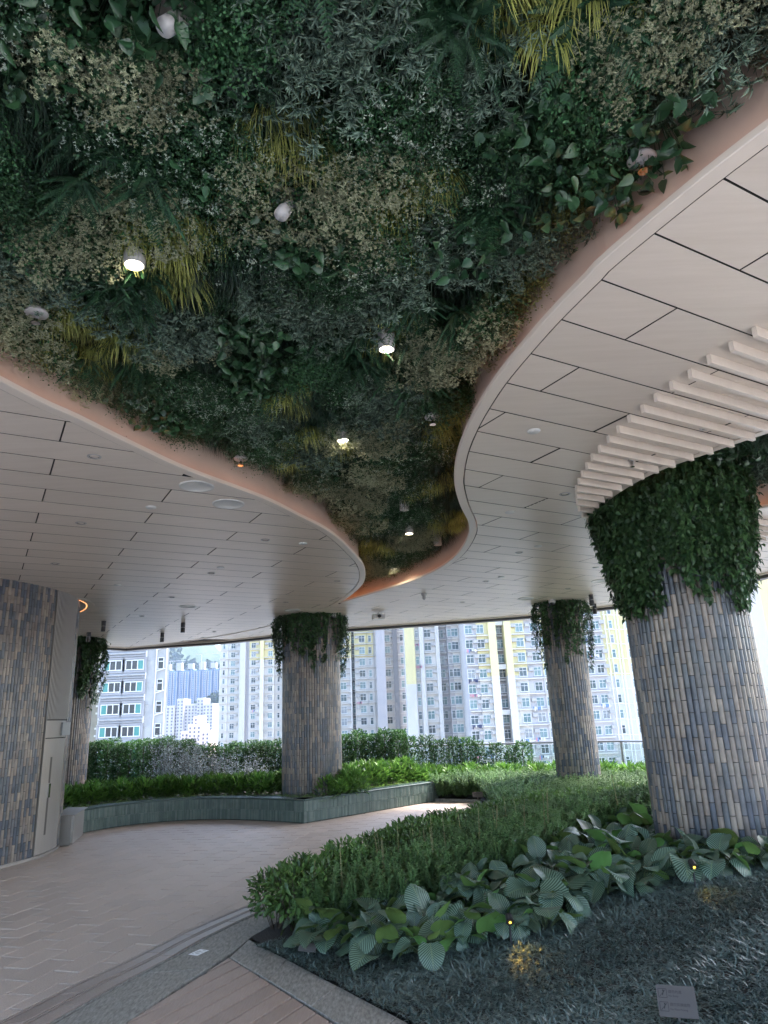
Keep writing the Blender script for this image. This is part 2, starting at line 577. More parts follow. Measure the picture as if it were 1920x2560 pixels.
# ---- plan lines measured on site ------------------------------------------------
G1 = catmull([(-5.6, -3.0), (-3.9, 1.0), (-2.95, 3.6), (-2.5, 4.99), (-2.31, 5.57), (-2.12, 6.05), (-1.97, 6.5), (-1.8, 6.93), (-1.49, 7.6), (-1.02, 8.35), (-0.55, 9.15), (-0.1, 9.95), (0.42, 10.75), (1.15, 11.6)], 0.1)
BED_CORNER = (-1.24, 6.47)
BED_PATH = catmull([BED_CORNER, (-1.1, 6.85), (-0.86, 7.4), (-0.5, 8.05), (-0.1, 8.8), (0.3, 9.6), (0.8, 10.35), (1.35, 11.05), (1.6, 11.35)], 0.1)
BED_KERB = [(1.6, 2.55), (0.82, 3.63), (0.02, 4.73), (-0.88, 5.97), BED_CORNER]
PLANTER = catmull([(-5.5, 12.85), (-5.2, 13.45), (-4.75, 13.9), (-4.1, 14.15), (-3.5, 14.15), (-2.7, 13.85), (-2.1, 13.48), (-1.61, 13.13)], 0.08)
PLANTER_R = [(-1.61, 13.13), (0.8, 15.62)]
WALL = catmull([(-9.5, 7.0), (-7.8, 7.55), (-6.7, 8.2), (-5.95, 8.9), (-5.45, 9.6), (-5.2, 10.2), (-5.1, 10.7), (-5.1, 11.1), (-5.17, 11.5), (-5.38, 12.05), (-5.8, 12.6), (-6.4, 13.05), (-7.3, 13.4), (-8.6, 13.55), (-9.8, 13.55)], 0.05)

# ---- granite pavers ----------------------------------------------------------------
PAV_REGION = ccw([p for p in G1 if p[1] > 3.2] + [(1.5, 12.6), (1.62, 15.2), (0.8, 15.62)] + [(-1.61, 13.13)] + PLANTER[::-1][1:] + [(-5.3, 12.1)] + [p for p in WALL[::-1] if p[1] < 12.0 and p[0] < -5.05] + [(-9.5, 3.2)])
paved = tag(link('paved_floor', None), kind='structure')
paved.empty_display_size = 0.1
paz = rad(15.2)
PU = (math.sin(paz), math.cos(paz))        # along a row
PV = (math.cos(paz), -math.sin(paz))       # across rows
PW, PL, GAP = 0.2285, 0.447, 0.006
pieces = []
u_ref, v_ref = -2.71 * PU[0] + 5.46 * PU[1], -2.71 * PV[0] + 5.46 * PV[1]
for r in range(-30, 26):
    v0 = v_ref + r * PW
    for k in range(-8, 30):
        u0 = u_ref + (k + 0.5 * (r % 2)) * PL
        cx, cyy = (u0 + PL / 2) * PU[0] + (v0 + PW / 2) * PV[0], (u0 + PL / 2) * PU[1] + (v0 + PW / 2) * PV[1]
        if not (-10 < cx < 2.5 and 3 < cyy < 16.5):
            continue
        wide = 0.012 if r in (-5, -4) else GAP
        q = clip_rect(PAV_REGION, PU, PV, u0 + 0.009, u0 + PL - 0.009, v0 + wide / 2, v0 + PW - GAP / 2)
        if q and abs(area2(q)) > 0.002:
            vis = abs(cx / cyy) < 0.62 and cyy > 4.4
            full = abs(abs(area2(q)) - (PL - 0.018) * (PW - (GAP + wide) / 2)) < 1e-5
            pieces.append((math.hypot(cx, cyy) + (0 if vis else 50), q, full, (cx, cyy)))
pieces.sort(key=lambda p: p[0])
rest = MB()
def slab(m, q, z0, z1, b=0.002):
    """a stone with a small arris all round the top"""
    q = ccw(q)
    n = len(q)
    cx, cyy = sum(p[0] for p in q) / n, sum(p[1] for p in q) / n
    top = []
    for x, y in q:
        d = math.hypot(x - cx, y - cyy) or 1
        top.append((x - (x - cx) / d * b * 1.3, y - (y - cyy) / d * b * 1.3))
    V = [(x, y, z0) for x, y in q] + [(x, y, z1 - b) for x, y in q] + [(x, y, z1) for x, y in top]
    F = [tuple(range(2 * n, 3 * n))]
    for i in range(n):
        j = (i + 1) % n
        F += [(i, j, n + j, n + i), (n + i, n + j, 2 * n + j, 2 * n + i)]
    m.raw(V, F)
_base = MB()
_hl, _hw = (PL - 0.018) / 2, (PW - GAP) / 2
slab(_base, [(PU[0] * a + PV[0] * b, PU[1] * a + PV[1] * b) for a, b in ((-_hl, -_hw), (_hl, -_hw), (_hl, _hw), (-_hl, _hw))], -0.028, 0.0)
paver_me = _base.mesh('paver', M['paver'])
for i, (d, q, full, c) in enumerate(pieces):
    h = random.uniform(-0.0012, 0.0012)
    if i < 300:
        if full:
            link('paver', paver_me, paved, (c[0], c[1], h))
        else:
            m = MB(); slab(m, q, -0.028, h); m.obj('paver', M['paver'], paved)
    else:
        slab(rest, q, -0.028, h)
tag(rest.obj('far_paver', M['paver_far'], paved), kind='stuff')

# ---- banded granite border beside the paving (three strips with double grooves) -----
border = tag(link('stone_border', None), kind='structure')
def band(line_a, line_b, name, material, step, z=0.0, gap=0.005):
    A, B = resample(line_a, step), resample(line_b, step)
    n = min(len(A), len(B))
    la, lb = resample(line_a, 0.06), resample(line_b, 0.06)
    for i in range(n - 1):
        ta, tb = i / (n - 1), (i + 1) / (n - 1)
        ia = [la[int(round((ta + (tb - ta) * k / 3) * (len(la) - 1)))] for k in range(4)]
        ib = [lb[int(round((ta + (tb - ta) * k / 3) * (len(lb) - 1)))] for k in range(4)]
        # shorten both ends for the cross joint
        def sh(L):
            a, b = L[0], L[1]
            d = math.hypot(b[0] - a[0], b[1] - a[1]) or 1
            L = list(L); L[0] = (a[0] + (b[0] - a[0]) / d * gap / 2, a[1] + (b[1] - a[1]) / d * gap / 2)
            a, b = L[-1], L[-2]
            d = math.hypot(b[0] - a[0], b[1] - a[1]) or 1
            L[-1] = (a[0] + (b[0] - a[0]) / d * gap / 2, a[1] + (b[1] - a[1]) / d * gap / 2)
            return L
        q = sh(ia) + sh(ib)[::-1]
        m = MB(); slab(m, q, -0.028, z + random.uniform(-0.001, 0.001), 0.003)
        m.obj(name, material, border)
g1 = [p for p in G1 if 3.2 < p[1] < 11.4]
DECK_L = [(-2.05, 3.5), (-1.64, 4.86), (-1.56, 5.24), (-1.47, 5.56), (-1.29, 6.01)]
inner = catmull([(-2.08, 3.5), (-1.68, 4.86), (-1.5, 5.56), (-1.33, 6.05), (-1.26, 6.45), (-1.13, 6.87), (-0.89, 7.42), (-0.53, 8.07), (-0.13, 8.82), (0.27, 9.62), (0.77, 10.37), (1.32, 11.07)], 0.1)
def mix_line(t):
    A, B = resample(g1, 0.1), resample(inner, 0.1)
    n = 70
    return [(A[int(i / n * (len(A) - 1))][0] * (1 - t) + B[int(i / n * (len(B) - 1))][0] * t, A[int(i / n * (len(A) - 1))][1] * (1 - t) + B[int(i / n * (len(B) - 1))][1] * t) for i in range(n + 1)]
for a, b, mt, st in ((0.022, 0.042, 'band', 1.4), (0.064, 0.205, 'band', 0.46), (0.227, 0.247, 'band', 1.4), (0.269, 0.405, 'band', 0.5), (0.427, 0.447, 'gneiss', 1.4), (0.469, 0.992, 'gneiss', 1.15)):
    band(mix_line(a), mix_line(b), 'granite_slab', M[mt], st)
# kerb between deck and planting bed
band([(1.25, 2.35), (0.4, 3.6), (-0.40, 4.76), (-0.83, 5.37), (-1.31, 6.03)], [(1.58, 2.55), (0.80, 3.62), (0.0, 4.73), (-0.90, 5.97), (-1.247, 6.452)], 'kerb_slab', M['gneiss'], 0.66, 0.004)

# ---- timber deck --------------------------------------------------------------------
deck = tag(link('timber_deck', None), 'brown composite deck of narrow parallel boards beside the granite border', 'deck')
DECK = [(-1.315, 6.02), (-1.675, 4.86), (-2.075, 3.5), (-2.2, 2.6), (1.1, 2.3), (0.38, 3.6), (-0.42, 4.75), (-0.85, 5.365)]
daz = rad(26.5)
DU, DV = (math.sin(daz), math.cos(daz)), (math.cos(daz), -math.sin(daz))
for k in range(-40, 40):
    v0 = k * 0.142 + 0.03
    q = clip_rect(ccw(DECK), DU, DV, -20, 20, v0 + 0.010, v0 + 0.132)
    if q and abs(area2(q)) > 0.004:
        m = MB(); slab(m, q, -0.022, 0.002, 0.002); m.obj('board', M['deck'], deck)

# ---- planting bed with its mound -----------------------------------------------------
BED = [(1.75, 2.45)] + BED_KERB + BED_PATH[1:] + [(1.75, 12.4), (1.65, 15.2), (0.82, 15.66), (0.6, 16.4), (0.2, 18.6), (3.4, 17.7), (5.1, 16.7), (6.9, 13.5), (8.6, 8.0), (8.6, 2.45)]
BED_EDGE = [(3.0, 0.6)] + BED_KERB + BED_PATH[1:]
def bed_z(x, y):
    d = dist_line((x, y), BED_EDGE)
    h = 0.015 + 0.40 * smooth01(d / 3.4)
    back = 1 - 0.72 * smooth01((y - 9.3) / 2.5)
    return h * back if y > 9.3 else h
soil = MB()
nx, ny = 56, 84
gx = np.linspace(-1.5, 8.7, nx); gy = np.linspace(-2, 18.7, ny)
bed_ccw = ccw(BED)
for i in range(nx - 1):
    for j in range(ny - 1):
        cell = clip_rect(bed_ccw, (1, 0), (0, 1), gx[i], gx[i + 1], gy[j], gy[j + 1])
        if cell:
            soil.poly([(x, y, bed_z(x, y)) for x, y in cell])
tag(soil.obj('planting_bed_soil', M['soil']), kind='structure')
m = MB(); m.sweep([(1.65, 12.2), (1.66, 15.2), (0.82, 15.66)], [(0, -0.02), (0, 0.05), (-0.1, 0.05), (-0.1, -0.02)])
m.obj('path_kerb', M['gneiss'], border)

# ---- raised planter with green tiled seat wall -----------------------------------------
planter = empty('raised_planter', (-1.6, 13.2, 0), label='long raised planter with green tiled low wall and dark polished cap', cat='planter')
def rel(o, p):
    o.parent = p
    o.location = Vector(o.location) - Vector(p.location)
    return o
PH = 0.36
pl_all = PLANTER[:-1] + PLANTER_R
m = MB(); m.sweep(pl_all, [(0.02, -0.02), (0.02, PH), (0.25, PH), (0.25, -0.02)])
rel(m.obj('wall_core', M['clay']), planter)
tiles = MB()
def low_tiles(line):
    tw = 0.03
    L = resample(line, tw)
    for (a, b), nn in zip(zip(L, L[1:]), normals(L)):
        for z0 in (0.012, 0.19):
            z0 = z0
            g_ = 0.0014
            dx, dy = b[0] - a[0], b[1] - a[1]
            d = math.hypot(dx, dy)
            ux, uy = dx / d, dy / d
            px, py = -nn[0], -nn[1]
            o0 = random.uniform(0.004, 0.01)
            pts = []
            for s_, o_ in ((g_, -0.018), (g_, o0), (d / 2, o0 + 0.004), (d - g_, o0), (d - g_, -0.018)):
                pts.append((a[0] + ux * s_ + px * o_, a[1] + uy * s_ + py * o_))
            z1 = z0 + 0.174
            V = [(x, y, z0) for x, y in pts] + [(x, y, z1) for x, y in pts]
            F = [(i, i + 1, 6 + i, 5 + i) for i in range(4)] + [(0, 1, 2, 3, 4), (9, 8, 7, 6, 5)]
            tiles.raw(V, F)
low_tiles(offset(PLANTER, 0.0)); low_tiles(PLANTER_R)
rel(tag(tiles.obj('wall_tile', M['green_tile']), kind='stuff'), planter)
for ln in (PLANTER, PLANTER_R):
    m = MB(); m.sweep(ln, [(-0.02, PH + 0.001), (-0.02, PH + 0.024), (-0.012, PH + 0.03), (0.29, PH + 0.03), (0.29, PH + 0.001)])
    rel(m.obj('wall_cap', M['cap']), planter)
soil_poly = offset(PLANTER, 0.24)[:-1] + [(-1.62, 13.5)] + offset(PLANTER_R, 0.24)[1:] + [(0.45, 18.3), (-4, 19.6), (-8, 20.5), (-9.8, 20.8), (-9.8, 13.3), (-5.6, 13.2)]
m = MB(); m.poly([(x, y, PH - 0.07) for x, y in ccw(soil_poly)])
rel(m.obj('soil', M['soil']), planter)
# stone end of the planter, closed towards the path end
m = MB(); m.prism([(0.80, 15.63), (0.62, 15.8), (0.3, 18.3), (0.42, 18.4), (0.9, 15.75)], -0.02, PH - 0.01)
rel(m.obj('end_wall', M['green_tile']), planter)

# ---- glass balustrade along the terrace edge --------------------------------------------
bal = empty('glass_balustrade', (0, 18.7, 0), label='frameless glass balustrade with slim steel handrail along the terrace edge', cat='balustrade')
gm, nt, b = newmat('clear_glass')
b.inputs['Base Color'].default_value = (0.93, 0.97, 0.96, 1)
b.inputs['Roughness'].default_value = 0.0
b.inputs['IOR'].default_value = 1.45
tr = nt.nodes.new('ShaderNodeBsdfTransparent'); tr.inputs[0].default_value = (0.9, 0.95, 0.94, 1)
ms = nt.nodes.new('ShaderNodeMixShader'); ms.inputs[0].default_value = 0.1
gl = nt.nodes.new('ShaderNodeBsdfGlossy'); gl.inputs['Roughness'].default_value = 0.02
nt.links.new(tr.outputs[0], ms.inputs[1]); nt.links.new(gl.outputs[0], ms.inputs[2]); nt.links.new(ms.outputs[0], nt.nodes['Material Output'].inputs['Surface'])
M['glass'] = gm
RAIL = [(8.7, 8.2), (7.0, 13.3), (5.15, 16.65), (3.3, 17.65), (0, 18.6), (-4, 19.6), (-8, 20.5), (-13, 20.9)]
for a, b_ in zip(RAIL, RAIL[1:]):
    sub = resample([a, b_], 1.55)
    m = MB(); m.cyl((a[0], a[1], 1.0), (b_[0], b_[1], 1.0), 0.024, n=10); rel(m.obj('handrail', M['rail']), bal)
    for p, q in zip(sub, sub[1:]):
        dx, dy = q[0] - p[0], q[1] - p[1]
        d = math.hypot(dx, dy)
        m = MB(); m.box(((p[0] + q[0]) / 2, (p[1] + q[1]) / 2, 0.47), (d - 0.03, 0.014, 0.96), math.atan2(dy, dx))
        rel(m.obj('glass_panel', M['glass']), bal)
        m = MB(); m.box((p[0], p[1], 0.48), (0.05, 0.018, 1.0), math.atan2(dy, dx)); rel(m.obj('post', M['rail']), bal)

# ================================================================== CEILING
LJ = catmull([(-3.75, -0.4), (-3.6, 0.0), (-3.0, 2.0), (-2.41, 3.99), (-2.2, 4.52), (-1.97, 5.12), (-1.74, 5.65), (-1.25, 6.5), (-0.99, 7.14), (-0.77, 7.7), (-0.63, 8.27), (-0.51, 8.98), (-0.43, 9.57), (-0.41, 10.22), (-0.46, 10.95), (-0.6, 11.65), (-0.85, 12.5), (-1.3, 13.6), (-2.3, 15.2), (-3.6, 16.7), (-5.2, 18.0), (-6.5, 18.75)], 0.1)
RJ = catmull([(6.2, -0.4), (4.4, -0.1), (3.2, 0.45), (2.25, 1.3), (1.62, 2.15), (1.23, 2.89), (1.16, 3.08), (1.04, 3.44), (0.94, 3.81), (0.85, 4.2), (0.79, 4.59), (0.75, 4.98), (0.73, 5.42), (0.74, 5.84), (0.78, 6.3), (0.87, 6.83), (0.94, 7.15), (1.05, 7.63), (1.11, 8.15), (1.10, 8.86), (1.03, 9.5), (0.85, 10.25), (0.57, 10.93), (0.24, 11.47), (-0.0, 11.85), (-0.5, 12.55), (-0.82, 13.0)], 0.1)
far_edge = [(-6.5, 18.9), (-4.39, 18.4), (-2.86, 17.6), (-1.03, 16.8), (2.46, 15.95), (3.24, 15.7), (4.98, 14.6), (6.1, 12.5), (6.6, 11.2), (6.9, 7.0)]
l_tail = [p for p in LJ if p[1] > 13.05]
LEFT_REG = ccw(LJ + [(-7.15, 19.1), (-7.7, 18.36), (-9.0, 16.6), (-11, 13.0), (-11, -0.4)])
RIGHT_REG = ccw(RJ + offset(l_tail, -0.012) + far_edge + [(6.3, 3.0), (6.2, -0.4)])
HOLE = catmull([(5.2, 3.1), (4.6, 3.65), (3.75, 4.45), (3.09, 5.18), (2.73, 5.67), (2.53, 5.96), (2.39, 6.29), (2.31, 6.63), (2.27, 6.95), (2.3, 7.25), (2.42, 7.6), (2.68, 7.98), (3.1, 8.2), (3.55, 8.14), (3.95, 7.88), (4.33, 7.55), (4.9, 7.0), (5.5, 6.2), (5.9, 5.2), (5.95, 4.0), (5.7, 3.2)], 0.1, closed=True)
ceil_root = tag(link('ceiling', None), kind='structure')
az = rad(60)
CU, CV = (math.sin(az), math.cos(az)), (-math.cos(az), math.sin(az))
def in_hole(q):
    return all(inside(p, HOLE) for p in q)
def panels(region, v_ref, pv, u_even, pu, ncut):
    for r in range(-30, 42):
        v0 = v_ref + r * pv
        for k in range(-12, 16):
            u0 = u_even + (k + 0.5 * (r % 2)) * pu
            q = clip_rect(region, CU, CV, u0 + 0.006, u0 + pu - 0.006, v0 + 0.0055, v0 + pv - 0.0055)
            if not q or abs(area2(q)) < 0.003 or in_hole(q):
                continue
            yield q
def inset(q, d):
    q = ccw(q); n = len(q)
    out = []
    for i in range(n):
        a, b, c = q[i - 1], q[i], q[(i + 1) % n]
        out.append(b)
    return out
def emit_panel(q, hole):
    """panel, cut by the hole where it crosses it"""
    m = MB()
    if hole and any(inside(p, HOLE) for p in q + [(sum(p[0] for p in q) / len(q), sum(p[1] for p in q) / len(q))]):
        # fine strips along the panel, each trimmed where it meets the hole
        us = [p[0] * CU[0] + p[1] * CU[1] for p in q]; vs = [p[0] * CV[0] + p[1] * CV[1] for p in q]
        strips = 16
        for i in range(strips):
            a, b = min(vs) + (max(vs) - min(vs)) * i / strips, min(vs) + (max(vs) - min(vs)) * (i + 1) / strips
            N = 150
            run = None
            for j in range(N + 1):
                u = min(us) + (max(us) - min(us)) * j / N
                vm = (a + b) / 2
                p = (u * CU[0] + vm * CV[0], u * CU[1] + vm * CV[1])
                ok = j < N and not inside(p, HOLE) and inside(p, q)
                if ok and run is None: run = u
                if not ok and run is not None:
                    P = [(s_ * CU[0] + t_ * CV[0], s_ * CU[1] + t_ * CV[1]) for s_, t_ in ((run, a), (u, a), (u, b), (run, b))]
                    V = [(x, y, ZC) for x, y in ccw(P)]
                    m.poly(V[::-1]); run = None
        if not m.v: return
    else:
        m.prism(q, ZC, ZC + 0.02)
        m.m = [0, 0] + [1] * (len(m.f) - 2)          # panel edges coloured dark, joint shade put into the colour
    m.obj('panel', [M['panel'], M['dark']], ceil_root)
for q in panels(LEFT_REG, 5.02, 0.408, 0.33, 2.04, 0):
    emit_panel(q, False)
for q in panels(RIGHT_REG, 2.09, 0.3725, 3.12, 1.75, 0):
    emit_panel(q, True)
# dark backing over the joints, sheet by sheet
m = MB()
m.poly([(x, y, ZC + 0.035) for x, y in LEFT_REG][::-1])
m.obj('backing', M['dark'], ceil_root)
m = MB()
cells = 0
for i in range(60):
    for j in range(100):
        x0, y0 = -7 + i * 0.28, -2.6 + j * 0.22
        q = clip_rect(RIGHT_REG, (1, 0), (0, 1), x0, x0 + 0.28, y0, y0 + 0.22)
        if q and not any(inside(c_, HOLE) for c_ in ((x0, y0), (x0 + 0.28, y0), (x0, y0 + 0.22), (x0 + 0.28, y0 + 0.22), (x0 + 0.14, y0 + 0.11))):
            m.poly([(x, y, ZC + 0.035) for x, y in q][::-1])
m.obj('backing', M['dark'], ceil_root)

def cove(line, sgn, lit=True):
    """edge trim with a lip, the lit fascia above it and its light strip; sgn = side of the line where the planting is"""
    s = sgn
    chunks = []
    n = max(1, int(len(line) / 26))
    for i in range(n):
        a, b = int(i * (len(line) - 1) / n), int((i + 1) * (len(line) - 1) / n)
        chunks.append(line[a:b + 1])
    for c in chunks:
        m = MB(); m.sweep(c, [(s * 0.012, ZC - 0.006), (s * 0.092, ZC - 0.006), (s * 0.096, ZC - 0.002), (s * 0.096, ZC + 0.03), (s * 0.012, ZC + 0.03)])
        m.obj('trim', M['trim'], ceil_root)
        m = MB(); m.sweep(c, [(s * 0.004, ZC + 0.034), (s * 0.004, ZC + 0.50), (s * -0.02, ZC + 0.50), (s * -0.02, ZC + 0.034)])
        m.obj('fascia', M['fascia'], ceil_root)
        if lit:
            m = MB(); m.sweep(c, [(s * 0.046, ZC + 0.031), (s * 0.046, ZC + 0.037), (s * 0.058, ZC + 0.037), (s * 0.058, ZC + 0.031)])
            m.obj('light_strip', M['led'], ceil_root)
cove([p for p in LJ if p[1] < 13.3], -1)
cove(RJ, 1)
hl = HOLE + [HOLE[0]]
cove(hl, -1 if area2(HOLE) < 0 else 1)
m = MB(); m.sweep([p for p in LJ if p[1] >= 13.2], [(-0.01, ZC - 0.012), (-0.06, ZC - 0.012), (-0.06, ZC + 0.01), (-0.01, ZC + 0.01)]); m.obj('trim', M['trim'], ceil_root)

# roof slab with dark edge, planted backing
ROOF = [(-12, -0.9), (6.4, -0.9), (6.6, 3), (7.2, 7.2), (6.9, 11.3), (6.35, 12.7), (5.15, 14.75), (3.32, 15.9), (2.5, 16.15), (-1.0, 17.0), (-2.8, 17.8), (-4.35, 18.6), (-6.5, 19.1), (-7.2, 19.3), (-7.9, 18.5), (-9.2, 16.75), (-12, 12.5)]  # unseen rear and right edges cut short to let in more daylight
m = MB(); m.prism(ROOF, 4.32, 5.0); tag(m.obj('roof_slab', M['roof']), kind='structure')
m = MB(); m.poly([(x, y, ZG + 0.08) for x, y in ROOF][::-1]); m.obj('planting_backing', M['substrate'], ceil_root)
edge_line = [(6.2, -0.4), (6.3, 3.0), (6.9, 7.0), (6.6, 11.2), (6.1, 12.5), (4.98, 14.6), (3.24, 15.7), (2.46, 15.95), (-1.03, 16.8), (-2.86, 17.6), (-4.39, 18.4), (-6.5, 18.9), (-7.15, 19.1), (-7.7, 18.36), (-9.0, 16.6), (-11, 13.0)]
m = MB(); m.sweep(edge_line, [(0.0, ZC - 0.07), (-0.16, ZC - 0.07), (-0.16, 4.7), (0.0, 4.7)]); m.obj('roof_edge', M['edge'], ceil_root)
m = MB(); m.sweep(edge_line, [(0.012, ZC - 0.02), (0.10, ZC - 0.02), (0.10, ZC + 0.03), (0.012, ZC + 0.03)]); m.obj('edge_trim', M['trim'], ceil_root)

# hanging fins around the opening over the big column
fin_start = [(2.19, 3.6), (2.13, 3.76), (2.06, 3.91), (2.02, 4.1), (1.96, 4.26), (1.92, 4.44), (1.89, 4.62), (1.85, 4.79), (1.83, 4.99), (1.81, 5.18), (1.8, 5.39), (1.79, 5.58), (1.8, 5.79), (1.82, 6.01), (1.84, 6.21), (1.87, 6.43), (1.93, 6.66), (2.0, 6.9), (2.08, 7.14), (2.18, 7.38), (2.3, 7.62), (2.45, 7.86)]
for k in range(1, 6):
    fin_start.append((2.19 + 0.075 * k, 3.6 - 0.16 * k))
fin_start = sorted(fin_start, key=lambda p: p[0] * CV[0] + p[1] * CV[1])
def fin(p, L):
    m = MB()
    c = (p[0] + CU[0] * L / 2, p[1] + CU[1] * L / 2, ZC - 0.0335)
    m.box(c, (L, 0.03, 0.064), math.atan2(CU[1], CU[0]))
    m.obj('fin', M['panel'], ceil_root)
for p in fin_start:
    L = 0.0
    while L < 3.5 and not inside((p[0] + CU[0] * (L + 0.02), p[1] + CU[1] * (L + 0.02)), HOLE):
        L += 0.02
    if L < 0.1: continue
    fin(p, min(L, 0.75 if p[1] > 7.2 else 3.5))
for k in range(11):
    v = 4.72 + 0.1745 * k
    u = 3.0
    while u < 12:
        p = (u * CU[0] + v * CV[0], u * CU[1] + v * CV[1])
        if p[0] > 3.6 and not inside(p, HOLE) and (p[0] - 3.09) ** 2 + (p[1] - 7.27) ** 2 > 1.0:
            break
        u += 0.02
    p = (u * CU[0] + v * CV[0], u * CU[1] + v * CV[1])
    fin(p, 1.6)

# ================================================================== TILED COLUMNS AND WALL
TH = 0.222
def tile_mesh(w, bulge, name, material, r=None):
    """one upright tile with a softly rounded face; faces +X, origin at its lower middle"""
    m = MB()
    n = 4
    P = [(-0.02, -w / 2)] + [(bulge * (1 - (2 * i / n - 1) ** 2) , -w / 2 + w * i / n) for i in range(n + 1)] + [(-0.02, w / 2)]
    h = TH - 0.005
    V = [(x, y, 0.0015) for x, y in P] + [(x, y, h) for x, y in P]
    k = len(P)
    F = [(i, i + 1, k + i + 1, k + i) for i in range(k - 1)] + [tuple(range(k - 1, -1, -1)), tuple(range(k, 2 * k))]
    m.raw(V, F)
    return m, m.mesh(name, material)
def tiled(root, spots, w, rows, limit, zbase, ztop, vis):
    """spots = list of (x, y, facing angle) along the face; vis(x, y, z, ang) = how large the tile shows"""
    mb, me = tile_mesh(w - 0.005, 0.011, 'tile', M['tile'])
    allt = []
    for i, (x, y, a) in enumerate(spots):
        for r in range(rows):
            z = zbase + (r - (0.5 if i % 2 else 0.0)) * TH
            if z > ztop - 0.02 or z + TH < zbase + 0.02: continue
            allt.append((vis(x, y, z, a), x, y, z, a))
    allt.sort(key=lambda t_: -t_[0])
    base = Vector(root.location)
    rest = MB()
    for k, (s_, x, y, z, a) in enumerate(allt):
        if k < limit:
            link('tile', me, root, Vector((x, y, z)) - base, (0, 0, a))
        else:
            cs, sn = math.cos(a), math.sin(a)
            n0 = len(rest.v)
            rest.v += [(x + vx * cs - vy * sn - base.x, y + vx * sn + vy * cs - base.y, z + vz - base.z) for vx, vy, vz in mb.v]
            rest.f += [tuple(n0 + i for i in f) for f in mb.f]
            rest.m += [0] * len(mb.f)
    if rest.v:
        tag(link('tile_field', rest.mesh('tile_field', M['tile_isl']), root), kind='stuff')
def seen(zlo, zhi):
    def f(x, y, z, a):
        dx, dy = -x, -y
        d = math.hypot(dx, dy)
        c = (math.cos(a) * dx + math.sin(a) * dy) / d
        ok = zlo < z + TH / 2 < zhi
        return (max(c, -1) + (1.0 if ok else 0) ) / d
    return f
def column(name, label, x, y, r, z0, z1, w, limit, zlo, zhi):
    root = empty(name, (x, y, z0), label=label, cat='column', group=None)
    m = MB(); m.cyl((0, 0, 0), (0, 0, z1 - z0), r - 0.012, n=64, caps=False)
    link('core', m.mesh('core', M['clay']), root)
    n = int(round(2 * math.pi * r / w))
    spots = [(x + r * math.cos(2 * math.pi * i / n), y + r * math.sin(2 * math.pi * i / n), 2 * math.pi * i / n) for i in range(n)]
    tiled(root, spots, 2 * math.pi * r / n, int((z1 - z0) / TH) + 3, limit, z0, z1, seen(zlo, zhi))
    return root
COLS = {'big': (3.09, 7.27, 0.585), 'mid': (-1.63, 14.68, 0.585), 'right': (3.5, 14.15, 0.4), 'left': (-7.62, 16.75, 0.585)}
column('tiled_column', 'thick tiled column among striped leaves with ivy spilling round its head', 3.09, 7.27, 0.585, 0.2, 4.3, 0.0515, 300, 0.5, 3.4)
column('tiled_column', 'tiled column standing in the raised green planter, brown and slate tiles', -1.63, 14.68, 0.585, 0.3, 3.83, 0.0515, 300, 0.5, 3.3)
column('tiled_column', 'slim tiled column rising from the ferns beside the tall hedge', 3.5, 14.15, 0.4, 0.05, 3.83, 0.0515, 300, 0.4, 3.3)
column('tiled_column', 'tiled column half hidden behind the curved wall and louvre', -7.62, 16.75, 0.585, 0.3, 3.83, 0.0515, 260, 0.5, 3.3)

wall = empty('curved_wall', (-5.2, 10.2, 0), label='curved core wall clad in upright grey and tan tiles', cat='wall')
m = MB(); m.sweep(offset(WALL, 0.014), [(0, 0), (0, ZC + 0.4), (0.3, ZC + 0.4), (0.3, 0)], closed_prof=False)
rel(m.obj('wall_core', M['clay']), wall)
wl = resample(WALL, 0.0515)
wn_ = normals(wl)
door_i = [i for i, p in enumerate(wl) if p[1] > 10.60 and p[0] > -5.2 and p[1] < 11.42]
spots = []
for i, (p, n) in enumerate(zip(wl, wn_)):
    if i in set(door_i) or p[1] > 11.4 and p[0] > -5.25 and i < door_i[0]:
        continue
    spots.append((p[0], p[1], math.atan2(-n[1], -n[0])))
vf = seen(0.0, 3.8)
def wall_vis(x, y, z, a):
    return vf(x, y, z, a) - (10 if (y < 9.62 or y > 11.45) else 0)
tiled(wall, spots, 0.0515, 19, 300, 0.03, ZC + 0.2, wall_vis)
m = MB(); m.sweep([p for p in WALL if p[1] < 11.5 or p[0] < -5.3], [(-0.03, 0.0), (-0.03, 0.035), (0.02, 0.035), (0.02, 0.0)]); rel(m.obj('skirting', M['steel']), wall)
dl = [wl[i] for i in door_i]
# steel access door below, box sign, louvre above
def wall_strip(z0, z1, o0, o1, name, material, parent, line=None):
    m = MB(); m.sweep(line or dl, [(-o0, z0), (-o1, z0), (-o1, z1), (-o0, z1)]); return rel(m.obj(name, material), parent)
door = empty('access_door', (dl[0][0], dl[0][1], 0), label='tall curved steel access panel set in the tiled wall', cat='door')
wall_strip(0.04, 1.60, -0.02, 0.014, 'leaf', M['steel'], door)
wall_strip(1.615, 1.86, -0.02, 0.012, 'header_panel', M['steel'], door)
k0 = len(dl) // 3
ln = dl[k0 - 1:k0 + 1]
wall_strip(0.28, 0.78, 0.0, 0.0155, 'slot', M['darkslot'], door, ln)
wall_strip(0.98, 1.34, 0.0, 0.0155, 'slot', M['darkslot'], door, ln)
wall_strip(0.78, 0.97, 0.0, 0.03, 'handle', M['chrome'], door, ln)
for e in (0, -1):
    p = dl[e]; m = MB(); m.box((p[0] + 0.004, p[1], 1.9), (0.03, 0.012, 3.75)); rel(m.obj('jamb', M['steel']), door)
ex = dl[int(len(dl) * 0.78)]
